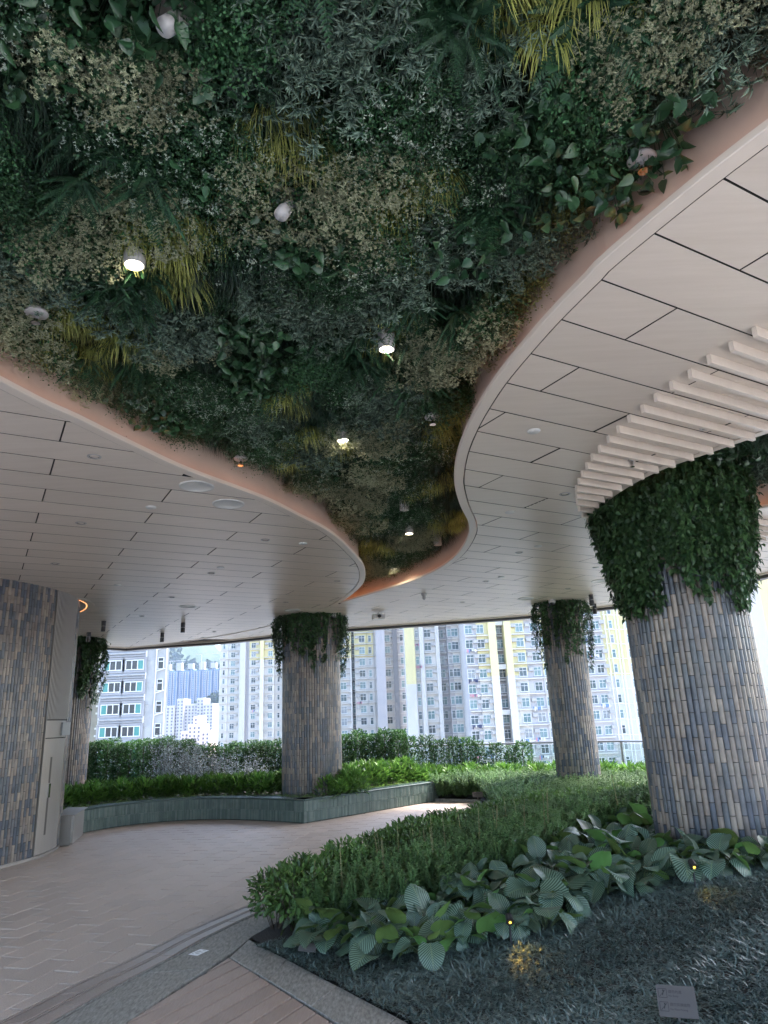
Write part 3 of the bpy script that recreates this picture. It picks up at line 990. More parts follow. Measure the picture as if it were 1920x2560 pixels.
m = MB(); m.box((ex[0] + 0.03, ex[1], 1.735), (0.05, 0.26, 0.19)); lm = m.obj('light_box', mat('light_box_grey', (0.26, 0.27, 0.28), 0.4))
tag(lm, 'small white light box above the steel access panel', 'light box')
louv = empty('louvre_panel', (dl[0][0], dl[0][1], 1.88), label='tall louvre of thin vertical metal blades above the access panel', cat='louvre')
wall_strip(1.87, ZC + 0.2, -0.03, -0.004, 'back_panel', M['darkslot'], louv)
fine = resample(dl, 0.036)
for p, n in zip(fine, normals(fine)):
    m = MB(); m.box((p[0] - n[0] * 0.008, p[1] - n[1] * 0.008, 2.85), (0.026, 0.016, 1.94), math.atan2(n[1], n[0])); rel(m.obj('blade', M['louvre']), louv)
# recessed ring of light above the wall end
ring = catmull([(-5.35, 10.9), (-5.12, 11.45), (-5.12, 11.85), (-5.25, 12.25), (-5.52, 12.7), (-5.95, 13.15)], 0.05)
m = MB(); m.sweep(ring, [(-0.05, ZC - 0.008), (0.05, ZC - 0.008), (0.05, ZC + 0.02), (-0.05, ZC + 0.02)]); m.obj('trim', M['trim'], ceil_root)
m = MB(); m.sweep(ring, [(0.055, ZC - 0.002), (0.5, ZC - 0.002), (0.5, ZC + 0.001), (0.055, ZC + 0.001)]); m.obj('cove_void', M['fascia'], ceil_root)
m = MB(); m.sweep(ring, [(0.07, ZC - 0.004), (0.085, ZC - 0.004), (0.085, ZC - 0.0025), (0.07, ZC - 0.0025)]); m.obj('light_strip', M['led_dim'], ceil_root)
# steel box at the end of the planter
sb = empty('steel_cabinet', (-5.3, 12.2, 0), label='low stainless steel cabinet between the access panel and the green planter', cat='cabinet')
m = MB(); m.prism([(-5.34, 11.66), (-5.04, 11.70), (-5.3, 12.75), (-5.6, 12.8)], 0.012, 0.43); rel(m.obj('body', M['steel']), sb)
m = MB(); m.prism([(-5.36, 11.64), (-5.0, 11.68), (-5.26, 12.77), (-5.62, 12.82)], 0.432, 0.445); rel(m.obj('lid', M['steel']), sb)
m = MB(); m.prism([(-5.05, 11.685), (-5.01, 11.69), (-5.012, 11.70), (-5.05, 11.70)], 0.02, 0.428); rel(m.obj('edge_strip', M['chrome']), sb)
# ================================================================== CEILING FIXTURES
def disc_light(kind, r, lit):
    m = MB()
    m.lathe([(r * 0.72, -0.001), (r * 0.74, -0.006), (r, -0.006), (r * 1.02, -0.001)], 20)
    ringm = m.mesh('rim', M['white'], True)
    m = MB()
    m.lathe([(0.0005, 0.012 if not lit else 0.001), (r * 0.45, 0.008 if not lit else 0.001), (r * 0.72, -0.003)], 20)
    return ringm, m.mesh('lens', M['lamp_on'] if lit else M['chrome'], True)
dl_mesh = disc_light('downlight', 0.055, False)
DOWN = [(-2.3, 5.19), (-3.2, 7.04), (-1.43, 8.05), (-4.31, 8.84), (-2.52, 9.83), (-3.64, 11.64), (-0.78, 10.8), (-1.85, 12.61), (-4.81, 13.56), (-6.97, 17.08), (-4.09, 16.39), (-4.63, 17.42), (2.57, 5.1), (1.83, 6.7), (1.82, 9.28), (1.63, 11.33), (3.23, 12.36), (1.45, 13.44)]
for x, y in DOWN:
    o = empty('downlight', (x, y, ZC - 0.001), label='small round chrome downlight recessed in the panelled ceiling', cat='downlight', group='recessed downlights in the panels')
    link('rim', dl_mesh[0], o); link('lens', dl_mesh[1], o)
m = MB(); m.lathe([(0.0005, -0.012), (0.045, -0.012), (0.052, -0.004), (0.052, 0.0)], 18); det = m.mesh('cover_plate', M['offwhite'], True)
for x, y in [(-2.31, 6.59), (-2.3, 9.46), (-4.09, 10.41), (-1.01, 8.3), (1.19, 5.03), (1.37, 7.28), (2.01, 8.95), (1.83, 11.0), (3.22, 10.54)]:
    tag(link('cover_plate', det, loc=(x, y, ZC)), 'small flat round cover plate on the panelled ceiling', 'cover plate', 'round cover plates on the ceiling')
m = MB(); m.lathe([(0.0005, -0.004), (0.135, -0.004), (0.138, -0.009), (0.155, -0.009), (0.157, 0.0)], 32); spk = m.mesh('ceiling_speaker', M['offwhite'], True)
for (x, y), lab in zip([(-1.7, 6.01), (-1.54, 6.58), (-3.66, 12.66), (-1.87, 13.59), (3.63, 11.72), (2.65, 13.32)], ['large round speaker grille nearest the curved light cove of the left ceiling', 'round speaker grille second along the light cove of the left ceiling', 'round speaker grille between the black spotlights and the tip of the left ceiling', 'round speaker grille above the planter column', 'round speaker grille between the big ivy column and the slim column', 'round speaker grille close to the slim ivy column']):
    tag(link('ceiling_speaker', spk, loc=(x, y, ZC)), lab, 'speaker')
# black cylinder spots
for (x, y), lab in zip([(-5.74, 14.03), (-6.71, 15.63), (-4.33, 14.7), (-5.26, 16.25), (3.86, 13.16), (4.26, 14.38)], ['black cylinder spotlight beside the lit ring of the curved wall', 'black cylinder spotlight before the column behind the wall', 'black cylinder spotlight over the silvery bush', 'black cylinder spotlight over the tall hedge', 'black cylinder spotlight beside the slim ivy column', 'black cylinder spotlight behind the slim ivy column']):
    o = empty('spotlight', (x, y, ZC - 0.001), label=lab, cat='spotlight')
    m = MB(); m.cyl((0, 0, 0), (0, 0, -0.1), 0.045, n=14); m.obj('upper_body', M['black'], o)
    m = MB(); m.cyl((0, 0, -0.108), (0, 0, -0.21), 0.045, n=14); m.obj('lamp_body', M['black'], o)
    m = MB(); m.cyl((0, 0, -0.1), (0, 0, -0.108), 0.035, n=12); m.obj('joint', M['chrome'], o)
# sprinkler, speaker box, dome camera
o = empty('sprinkler', (2.2, 5.78, ZC), label='brass-grey pendent sprinkler head between the ceiling fins', cat='sprinkler')
m = MB(); m.lathe([(0.035, 0), (0.035, -0.008), (0.012, -0.01), (0.012, -0.05), (0.001, -0.05)], 12); m.obj('rosette', M['chrome'], o)
m = MB(); m.lathe([(0.0005, -0.062), (0.02, -0.062), (0.02, -0.066), (0.0005, -0.066)], 12); m.obj('deflector', M['chrome'], o)
o = empty('projector_box', (-0.2, 14.3, ZC), 0.2, label='grey box projector hung under the ceiling between cove tip and roof edge', cat='projector')
m = MB(); m.box((0, 0, -0.1), (0.24, 0.2, 0.1)); m.obj('body', M['offwhite'], o)
m = MB(); m.cyl((0, 0, 0), (0, 0, -0.05), 0.02, n=10); m.obj('bracket', M['offwhite'], o)
m = MB(); m.cyl((0, -0.1, -0.1), (0, -0.13, -0.1), 0.035, n=14); m.obj('lens', M['black'], o)
o = empty('hanging_sensor', (0.65, 12.28, ZC), label='white stubby sensor hanging from the ceiling beyond the green', cat='sensor')
m = MB(); m.lathe([(0.05, 0), (0.05, -0.03), (0.03, -0.05), (0.03, -0.1), (0.0005, -0.12)], 14); m.obj('body', M['white'], o)
for (x, y), lab in zip([(-1.12, 14.3), (3.22, 13.62)], ['dome camera beside the head of the planter column', 'dome camera beside the head of the slim column']):
    o = empty('dome_camera', (x, y, ZC), label=lab, cat='camera')
    m = MB(); m.lathe([(0.07, 0), (0.07, -0.05), (0.062, -0.06), (0.0005, -0.06)], 18); m.obj('housing', M['white'], o, smooth=True)
    m = MB(); m.lathe([(0.052, -0.06), (0.048, -0.085), (0.03, -0.105), (0.0005, -0.112)], 18); m.obj('dome', M['black'], o, smooth=True)
# spots poking out of the planted ceiling
m = MB(); m.lathe([(0.056, 0.12), (0.056, -0.005), (0.052, -0.008), (0.046, -0.008)], 22); can_b = m.mesh('housing', M['white'], True)
m = MB(); m.lathe([(0.046, -0.006), (0.0005, -0.004)], 22); can_l = m.mesh('lens', M['lamp_on']); can_o = m.mesh('lens', M['white'])
m = MB(); m.cyl((0, 0, -0.06), (0, 0, 0.1), 0.033, n=22); spot_b = m.mesh('barrel', M['white'], True)
m = MB(); m.lathe([(0.09, 0.0), (0.09, -0.006), (0.02, -0.01)], 22); flange = m.mesh('flange', mat('taupe_plate', (0.22, 0.19, 0.17), 0.5), True)
GL = [(-0.66, 1.81, 0), (-0.41, 2.74, 0), (-1.25, 3.10, 1), (0.06, 4.07, 1), (-0.33, 5.59, 1), (0.32, 8.87, 1), (0.12, 11.08, 1), (0.24, 7.77, 2), (0.74, 9.57, 2)]
labs = ['white tilted spot on a round taupe plate in the planted ceiling', 'unlit white spot poking through cream blossom in the planted ceiling', 'lit round lamp beside a yellow fern frond in the planted ceiling', 'lit round lamp among yellow grass next to cream blossom in the planted ceiling', 'lit small lamp above the middle of the planted ceiling beside yellow grass', 'lit lamp in the narrow end of the planted ceiling', 'lit lamp at the far tip of the planted ceiling', 'unlit white lamp in the narrow part of the planted ceiling', 'unlit white lamp near the bulge of the right cove']
for (x, y, on), lab in zip(GL, labs):
    o = empty('planted_ceiling_lamp', (x, y, 4.02), label=lab, cat='ceiling lamp')
    if on == 0:
        bq = link('barrel', spot_b, o, (0, 0, 0.0)); bq.rotation_euler = (rad(-26), rad(16), 0)
        f_ = link('flange', flange, o, (0, 0.08, 0.12))
    else:
        link('housing', can_b, o); link('lens', can_l if on == 1 else can_o, o)
        if on == 1:
            L = bpy.data.lights.new('lamp_light', 'SPOT'); L.energy = 2; L.color = (1, 0.84, 0.6); L.spot_size = rad(150); L.shadow_soft_size = 0.05
            lo = link('lamp_light', L, o, (0, 0, -0.02))
for (x, y, z), lab in zip([(0.42, 5.16, 4.0), (1.22, 2.56, 4.05), (-1.95, 3.49, 4.0), (-1.28, 5.91, 4.0)], ['sprinkler with white round plate in the dark middle of the planted ceiling', 'glass-like sprinkler beside yellow grass at the orange cove', 'sprinkler with white plate in the cream blossom at the left cove', 'sprinkler with white plate above the left light cove']):
    o = empty('ceiling_sprinkler', (x, y, z), label=lab, cat='sprinkler')
    m = MB(); m.lathe([(0.0005, 0.0), (0.06, 0.0), (0.065, 0.01), (0.05, 0.03), (0.02, 0.05), (0.02, 0.14)], 20); m.obj('plate', M['white'], o, smooth=True)
    m = MB(); m.cyl((0, 0, 0), (0, 0, -0.05), 0.011, n=8); m.obj('nozzle', M['chrome'], o)
    m = MB(); m.lathe([(0.0005, -0.052), (0.026, -0.052), (0.026, -0.057), (0.0005, -0.057)], 12); m.obj('deflector', M['chrome'], o)

# ================================================================== PLANTS IN THE CEILING
small_leaf = leaf_tpl(2, [0.25, 1.0, 0.05], 0.15, 0.25)
round_leaf = leaf_tpl(2, [0.35, 1.0, 0.45], 0.12, 0.2)
lance = leaf_tpl(3, [0.2, 0.8, 0.65, 0.03], 0.25, 0.3)
heart = leaf_tpl(4, [0.55, 1.0, 0.9, 0.55, 0.03], 0.22, 0.28)
ivy_leaf = leaf_tpl(3, [0.6, 1.0, 0.6, 0.03], 0.2, 0.25)
pinna = leaf_tpl(2, [0.5, 0.7, 0.05], 0.2, 0.1)
blade = blade_tpl(4, 0.55)
blade_s = blade_tpl(3, 0.35)
DN = np.array([0, 0, -1.0])
LM = {
 'star': leafmat('star_leaf', (0.01, 0.03, 0.02), (0.026, 0.058, 0.038), 0.4, 0.1, edge=(0.035, 0.075, 0.05), tip=(0.22, 0.31, 0.23)),
 'small': leafmat('small_leaf', (0.011, 0.042, 0.017), (0.032, 0.1, 0.034), 0.5, 0.15),
 'flower': leafmat('white_flower', (0.26, 0.33, 0.26), (0.44, 0.5, 0.42), 0.6, 0.2),
 'yellow': leafmat('yellow_blade', (0.10, 0.14, 0.028), (0.25, 0.29, 0.065), 0.5, 0.25, tip=(0.42, 0.44, 0.13)),
 'dark': leafmat('dark_blade', (0.009, 0.026, 0.016), (0.024, 0.056, 0.03), 0.45, 0.1),
 'cream': leafmat('cream_blossom', (0.155, 0.175, 0.10), (0.38, 0.40, 0.265), 0.6, 0.2),
 'fern': leafmat('fern_frond', (0.011, 0.044, 0.021), (0.028, 0.085, 0.034), 0.5, 0.2),
 'pothos': leafmat('heart_leaf', (0.017, 0.052, 0.024), (0.04, 0.1, 0.042), 0.28, 0.12, spec=0.5),
 'gold': leafmat('golden_leaf', (0.06, 0.085, 0.022), (0.14, 0.15, 0.045), 0.5, 0.2),
}
def noise_v(n, s):
    return RNG.normal(size=(n, 3)) * s
def c_grass(key, n, L0, L1, w, rootr=0.07):
    f = Fol()
    a = U_(0, 2 * math.pi, n)
    out = np.stack([np.cos(a), np.sin(a), np.zeros(n)], 1)
    pos = out * (np.sqrt(U_(0, 1, n)) * rootr)[:, None] + np.array([0, 0, 0.06])
    d = out * U_(0.45, 1.2, n)[:, None] + np.array([0, 0.35, -0.3]) + noise_v(n, 0.12)
    f.add(blade, pos, d, np.array([0, 0, 1.0]) + out * 0.9, U_(L0, L1, n), w * U_(0.7, 1.3, n))
    return f.mesh(key + '_clump', LM[key])
def c_star():
    f = Fol()
    k = 36
    c = np.stack([U_(-.15, .15, k), U_(-.15, .15, k), U_(-.17, -.02, k)], 1)
    ax = norm(rdir(k, -1, -0.4) + np.array([0, 0, -0.5]))
    for i in range(k):
        n = 9
        d = norm(rdir(n, -0.6, 0.5) + ax[i] * 0.75)
        f.add(lance, c[i] + noise_v(n, 0.004), d, ax[i], U_(0.028, 0.048, n), U_(0.0065, 0.0105, n))
    f.tube(c + np.array([0, 0, 0.18]), c, 0.002)
    return f.mesh('star_clump', LM['star'])
def c_white(flowers=24):
    f = Fol()
    n = 1000
    p = np.stack([U_(-.16, .16, n), U_(-.16, .16, n), -np.abs(RNG.normal(0.06, 0.055, n))], 1)
    d = norm(rdir(n, -0.8, 0.5))
    f.add(round_leaf, p, d, norm(rdir(n, -1, -0.2)), U_(0.009, 0.016, n), U_(0.007, 0.0115, n), 0)
    f.tube(p[:40] * np.array([0.3, 0.3, 0]) + np.array([0, 0, 0.03]), p[:40], 0.0015, 0)
    for i in range(flowers):
        c = np.array([RNG.uniform(-.16, .16), RNG.uniform(-.16, .16), RNG.uniform(-.19, -.07)])
        for j in range(RNG.integers(3, 7)):
            q = c + noise_v(1, 0.009)[0]
            m_ = 4
            f.add(small_leaf, np.repeat(q[None], m_, 0), norm(rdir(m_, -0.7, 0.25)), DN, U_(0.0055, 0.009, m_), 0.004, 1)
    return f.mesh('white_flower_clump', [LM['small'], LM['flower']])
def c_box(key):
    f = Fol()
    n = 1100
    p = np.stack([U_(-.15, .15, n), U_(-.15, .15, n), -np.abs(RNG.normal(0.07, 0.06, n))], 1)
    f.add(round_leaf, p, norm(rdir(n, -0.8, 0.5)), norm(rdir(n, -1, -0.1)), U_(0.009, 0.0165, n), U_(0.007, 0.012, n))
    f.tube(p[:40] * np.array([0.3, 0.3, 0]) + np.array([0, 0, 0.03]), p[:40], 0.0015)
    return f.mesh(key + '_box_clump', LM[key])
def c_cream():
    f = Fol()
    for i in range(80):
        c = np.array([RNG.uniform(-.15, .15), RNG.uniform(-.15, .15), RNG.uniform(-.2, -.05)])
        k = 6
        for j in range(k):
            q = c + noise_v(1, 0.013)[0]
            n = 10
            f.add(small_leaf, np.repeat(q[None], n, 0), norm(rdir(n, -0.9, 0.35)), rdir(n, -1, 1), U_(0.007, 0.012, n), U_(0.0028, 0.0042, n), 0)
    n = 420
    p = np.stack([U_(-.15, .15, n), U_(-.15, .15, n), U_(-.15, 0, n)], 1)
    f.add(round_leaf, p, rdir(n, -0.8, 0.3), DN, 0.018, 0.012, 1)
    return f.mesh('cream_clump', [LM['cream'], LM['small']])
def frond(f, root, d0, L, mi=0, w=0.07, n=22, droop=0.5):
    t = np.linspace(0.08, 1, n)
    d0 = d0 / np.linalg.norm(d0)
    P = root + np.outer(t, d0) * L + np.outer(t ** 2, np.array([0, 0, -1])) * L * droop
    tan = norm(np.gradient(P, axis=0))
    side = norm(np.cross(tan, np.array([0.0, 0.0, 1.0]) + 0.01))
    ln = w * np.sin(math.pi * (0.12 + 0.86 * t)) ** 0.8 + 0.006
    for sg in (-1, 1):
        f.add(pinna, P, side * sg + tan * 0.45, np.array([0, 0, 1.0]), ln, L / n * 1.25, mi)
    f.tube(P[:-1], P[1:], 0.0018, mi)
def c_fern():
    f = Fol()
    for i in range(14):
        a = 2 * math.pi * i / 7 + RNG.uniform(-.3, .3)
        frond(f, np.array([0, 0, -0.01]), np.array([math.cos(a), math.sin(a), RNG.uniform(-0.9, 0.1)]), RNG.uniform(0.12, 0.25), 0, RNG.uniform(0.025, 0.042))
    return f.mesh('fern_clump', LM['fern'])
def c_pothos():
    f = Fol()
    n = 30
    p = np.stack([U_(-.15, .15, n), U_(-.15, .15, n), U_(-.17, -.01, n)], 1)
    d = norm(rdir(n, -0.6, 0.1) + np.array([0, 0, -0.25]))
    f.add(heart, p, d, norm(rdir(n, -0.2, 0.8) + np.array([0, -0.8, -0.7])), U_(0.05, 0.085, n), U_(0.035, 0.06, n))
    f.tube(p * np.array([0.4, 0.4, 0]) + np.array([0, 0, 0.05]), p, 0.0025)
    return f.mesh('heart_leaf_clump', LM['pothos'])
CLUMP = {
 'S': [c_star() for _ in range(3)], 'W': [c_white() for _ in range(3)], 'Y': [c_grass('yellow', 100, 0.08, 0.175, 0.006, 0.065) for _ in range(3)],
 'D': [c_grass('dark', 150, 0.12, 0.24, 0.005, 0.1) for _ in range(3)], 'C': [c_cream() for _ in range(2)], 'F': [c_fern() for _ in range(3)],
 'P': [c_pothos() for _ in range(3)], 'B': [c_box('small') for _ in range(2)], 'G': [c_box('gold') for _ in range(2)],
}
CNAME = {
 'S': ('star_leaf_plant', 'silvery star-shaped variegated plant hanging in the planted ceiling', 'plant', 'variegated star plants of the planted ceiling'),
 'W': ('white_flower_plant', 'small-leaved plant with tiny white flowers hanging in the planted ceiling', 'plant', 'white flowered plants of the planted ceiling'),
 'Y': ('yellow_grass_tuft', 'yellow grass tuft hanging from the planted ceiling', 'grass', 'yellow grass tufts of the planted ceiling'),
 'D': ('dark_grass_tuft', 'dark green grass tuft hanging from the planted ceiling', 'grass', 'dark grass tufts of the planted ceiling'),
 'C': ('cream_blossom_plant', 'cream blossom cushion hanging in the planted ceiling', 'plant', 'cream blossom cushions of the planted ceiling'),
 'F': ('hanging_fern', 'dark fern with toothed fronds hanging in the planted ceiling', 'fern', 'ferns of the planted ceiling'),
 'P': ('heart_leaf_plant', 'glossy heart-leaved plant hanging in the planted ceiling', 'plant', 'heart-leaved plants of the planted ceiling'),
 'B': ('small_leaf_plant', 'plain small-leaved green plant hanging in the planted ceiling', 'plant', 'small-leaved plants of the planted ceiling'),
 'G': ('golden_leaf_plant', 'golden small-leaved plant hanging in the planted ceiling', 'plant', 'golden small-leaved plants of the planted ceiling'),
}
SEEDS = [(-1.19, 1.82, 'P'), (-0.99, 1.86, 'P'), (-1.08, 1.79, 'P'), (-1.23, 1.94, 'P'), (-0.99, 1.93, 'C'), (-0.96, 2.06, 'C'), (-0.85, 2.1, 'C'), (-0.75, 1.87, 'P'), (-0.62, 1.93, 'P'), (-0.64, 2.08, 'F'), (-0.51, 1.88, 'F'), (-0.47, 2.01, 'F'), (-0.37, 1.85, 'B'), (-0.26, 2.02, 'S'), (-0.05, 1.9, 'S'), (-0.35, 2.16, 'S'), (-0.13, 2.15, 'S'), (0.16, 2.08, 'S'), (0.38, 2.13, 'S'), (0.49, 2.2, 'S'), (0.07, 1.91, 'S'), (0.2, 2.25, 'W'), (0.27, 1.86, 'F'), (0.36, 1.92, 'F'), (0.58, 1.85, 'Y'), (0.75, 1.88, 'Y'), (1.04, 2, 'C'), (0.97, 2.06, 'C'), (1.09, 1.88, 'C'), (0.85, 1.9, 'F'), (0.8, 2.11, 'P'), (0.82, 2.26, 'P'), (1.31, 1.96, 'S'), (1.34, 2.13, 'S'), (1.43, 1.93, 'S'), (1.5, 2.2, 'S'), (-1.29, 2.18, 'D'), (-1.43, 2.33, 'D'), (-1.2, 2.06, 'D'), (-1.09, 2.25, 'W'), (-0.88, 2.26, 'W'), (-0.71, 2.27, 'P'), (-0.72, 2.16, 'P'), (-0.5, 2.15, 'S'), (-0.44, 2.24, 'D'), (-0.3, 2.34, 'Y'), (-0.4, 2.43, 'Y'), (-0.2, 2.3, 'Y'), (-0.14, 2.24, 'P'), (0.1, 2.18, 'W'), (0.2, 2.41, 'W'), (0.42, 2.35, 'W'), (0.11, 2.49, 'W'), (0.33, 2.52, 'W'), (0.01, 2.33, 'W'), (-1.05, 2.43, 'F'), (-1.24, 2.44, 'F'), (-0.94, 2.46, 'F'), (-0.64, 2.45, 'W'), (-0.79, 2.63, 'W'), (-0.56, 2.56, 'W'), (0.75, 2.19, 'P'), (0.7, 2.3, 'P'), (0.96, 2.33, 'B'), (1.01, 2.26, 'B'), (0.61, 2.43, 'B'), (1, 2.56, 'P'), (1.08, 2.41, 'P'), (1.35, 2.3, 'S'), (1.27, 2.35, 'S'), (1.49, 2.36, 'S'), (1.45, 2.45, 'Y'), (1.32, 2.64, 'Y'), (1.2, 2.74, 'Y'), (0.87, 2.52, 'B'), (-1.57, 2.53, 'B'), (-1.52, 2.65, 'B'), (-1.37, 2.6, 'D'), (-1.23, 2.67, 'D'), (-1.36, 2.78, 'D'), (-1.08, 2.73, 'C'), (-1.22, 2.89, 'C'), (-1.36, 2.95, 'C'), (-1.51, 2.91, 'C'), (-1.63, 2.83, 'C'), (-0.77, 2.49, 'W'), (-0.53, 2.51, 'W'), (-0.2, 2.52, 'D'), (-0.08, 2.45, 'D'), (-0.41, 2.65, 'C'), (-0.31, 2.75, 'C'), (-0.19, 2.85, 'C'), (0.08, 2.65, 'C'), (-0.05, 2.67, 'C'), (-0.64, 2.73, 'Y'), (-0.73, 2.85, 'Y'), (-0.93, 2.91, 'Y'), (-1.03, 3.08, 'Y'), (0.17, 2.77, 'Y'), (0.26, 2.72, 'Y'), (0.13, 3, 'Y'), (0.04, 2.89, 'Y'), (0.36, 2.95, 'W'), (0.44, 2.82, 'W'), (-0.29, 2.98, 'P'), (-0.43, 2.94, 'P'), (0.43, 2.64, 'W'), (0.58, 2.54, 'D'), (0.65, 2.71, 'B'), (0.75, 2.55, 'B'), (0.86, 2.69, 'P'), (0.87, 2.45, 'P'), (0.89, 2.81, 'F'), (0.56, 2.83, 'F'), (0.8, 2.94, 'D'), (0.67, 3, 'D'), (1.13, 2.96, 'G'), (1.21, 2.9, 'G'), (0.94, 3.12, 'S'), (0.85, 3.19, 'S'), (-1.78, 3.03, 'D'), (-1.8, 2.89, 'D'), (-1.49, 3.14, 'P'), (-1.62, 3.04, 'P'), (-2.01, 3.34, 'C'), (-2.2, 3.65, 'C'), (-2.02, 3.52, 'C'), (-1.75, 3.27, 'S'), (-1.83, 3.18, 'S'), (-1.7, 3.4, 'S'), (-0.8, 3.02, 'W'), (-1.06, 3.19, 'Y'), (-0.95, 3.16, 'Y'), (-0.61, 3.18, 'D'), (-0.42, 3.19, 'W'), (-0.28, 3.37, 'W'), (-0.12, 3.21, 'W'), (0.03, 3.47, 'S'), (-0.14, 3.65, 'S'), (0.13, 3.23, 'W'), (0.62, 3.1, 'P'), (0.76, 3.39, 'B'), (0.51, 3.51, 'D'), (0.23, 3.32, 'S'), (0.33, 3.24, 'S'), (-1.85, 3.68, 'Y'), (-1.74, 3.68, 'Y'), (-1.65, 3.8, 'Y'), (-1.07, 3.58, 'D'), (-0.91, 3.5, 'D'), (-1.38, 3.87, 'S'), (-1.18, 3.78, 'S'), (-0.69, 3.61, 'S'), (-0.49, 3.78, 'S'), (-0.31, 3.64, 'S'), (-0.75, 3.92, 'P'), (-0.64, 3.82, 'P'), (-0.91, 3.6, 'B'), (-1.48, 4.09, 'C'), (-1.39, 3.98, 'C'), (-1.49, 3.46, 'F'), (-1.33, 3.38, 'F'), (0.43, 3.84, 'F'), (0.59, 3.75, 'F'), (-0.3, 4.19, 'F'), (0.11, 3.98, 'Y'), (0.14, 4.25, 'Y'), (0.27, 4.36, 'C'), (0.39, 4.24, 'C'), (0.6, 4.14, 'C'), (0.78, 4.27, 'C'), (1, 3.68, 'G'), (0.93, 3.88, 'G'), (0.68, 3.56, 'D'), (-2.28, 4.22, 'B'), (-2.19, 4.29, 'B'), (-1.77, 4.19, 'F'), (-1.64, 4.27, 'F'), (-2, 4.31, 'Y'), (-2.01, 4.11, 'Y'), (-2.08, 4.58, 'C'), (-2.21, 4.64, 'C'), (-1.78, 4.68, 'W'), (-1.57, 4.55, 'W'), (-1.25, 4.24, 'D'), (-1.11, 4.31, 'D'), (-0.62, 4.23, 'D'), (-0.47, 4.05, 'D'), (-0.9, 4.4, 'P'), (-1.23, 4.98, 'W'), (-1.35, 4.72, 'W'), (-0.44, 4.37, 'B'), (-0.13, 4.6, 'W'), (0, 4.92, 'S'), (-0.06, 4.47, 'F'), (-1.75, 5.01, 'P'), (-1.58, 4.94, 'P'), (-0.92, 4.84, 'W'), (-1.05, 5.17, 'S'), (-0.88, 5.28, 'S'), (-0.73, 5.02, 'Y'), (-0.65, 5.21, 'D'), (-0.43, 4.97, 'D'), (0.38, 4.65, 'D'), (0.63, 4.74, 'D'), (0.51, 5.05, 'B'), (0.22, 5.11, 'S'), (0.29, 4.87, 'F'), (-0.75, 5.69, 'Y'), (-1.11, 5.87, 'W'), (-1.57, 5.4, 'B'), (-1.33, 5.73, 'D'), (-0.95, 5.67, 'W'), (-0.39, 5.83, 'Y'), (-0.29, 6.2, 'D'), (-0.17, 5.64, 'C'), (-0.53, 6.99, 'C'), (-0.03, 6.48, 'C'), (-0.62, 6.04, 'S'), (0.68, 5.63, 'Y'), (0.58, 5.94, 'W'), (0.15, 5.78, 'D'), (0.24, 6.25, 'W'), (0.53, 6.55, 'D'), (-0.82, 6.26, 'Y'), (-1.02, 6.37, 'D'), (-0.69, 6.68, 'W'), (-0.87, 7.44, 'D'), (-0.41, 6.71, 'D'), (-0.19, 7.19, 'C'), (0.01, 7.22, 'D'), (0.26, 7.09, 'W'), (0.51, 7.12, 'Y'), (0.78, 7.32, 'D'), (-0.59, 7.84, 'D'), (-0.39, 8.06, 'C'), (0, 8.11, 'W'), (0.28, 8.15, 'W'), (0.64, 8.41, 'D'), (0.95, 8.68, 'Y'), (-0.32, 8.94, 'W'), (-0.01, 9.24, 'D'), (0.31, 9.29, 'C'), (0.64, 9.61, 'D'), (0.91, 9.65, 'D'), (-0.22, 10.03, 'Y'), (0.19, 10.41, 'W'), (0.49, 10.79, 'D'), (-0.1, 10.85, 'C'), (0.2, 11.45, 'W'), (-0.28, 11.74, 'D'), (-0.05, 12.42, 'W'), (-2.5, 1.6, 'P'), (-2, 1.2, 'D'), (-1.4, 1.5, 'W'), (-1, 1, 'S'), (-0.3, 1.3, 'F'), (0.2, 1, 'Y'), (0.7, 1.4, 'W'), (1.2, 1.2, 'C'), (1.7, 1.6, 'S'), (2.2, 0.9, 'D'), (-3, 0.8, 'P'), (0, 0.6, 'W'), (-1.8, 0.6, 'D'), (1.5, 0.6, 'F'), (2.8, 0.6, 'B')]
SX = np.array([[a, b] for a, b, k in SEEDS]); SK = [k for a, b, k in SEEDS]
GREEN = ccw([p for p in offset(LJ, -0.02) if p[1] < 12.9] + [(-0.9, 13.0)] + [p for p in offset(RJ, 0.02)][::-1])
count = {k: 0 for k in CLUMP}
extra = {k: [] for k in CLUMP}
def zone(x, y, dl_, dr_):
    if any((x - a) ** 2 + (y - b) ** 2 < 0.3 ** 2 for a, b, _ in GL): return 'beside a ceiling lamp'
    if dl_ < 0.4 and dl_ < dr_: return 'along the left cove'
    if dr_ < 0.4: return 'along the right cove'
    return 'in the narrow far end' if y > 6.2 else 'in the wide middle'
cl = []
sp = 0.148
for i in range(-45, 40):
    for j in range(3, 100):
        x = i * sp + (0.5 * sp if j % 2 else 0) + random.uniform(-.035, .035)
        y = 0.2 + j * sp * 0.9 + random.uniform(-.035, .035)
        if -4.2 < x < 3.6 and 0.6 < y < 13.1 and inside((x, y), GREEN) and abs(x) < 0.75 * y + 1.3:
            cl.append((math.hypot(x, y), x, y))
cl.sort()
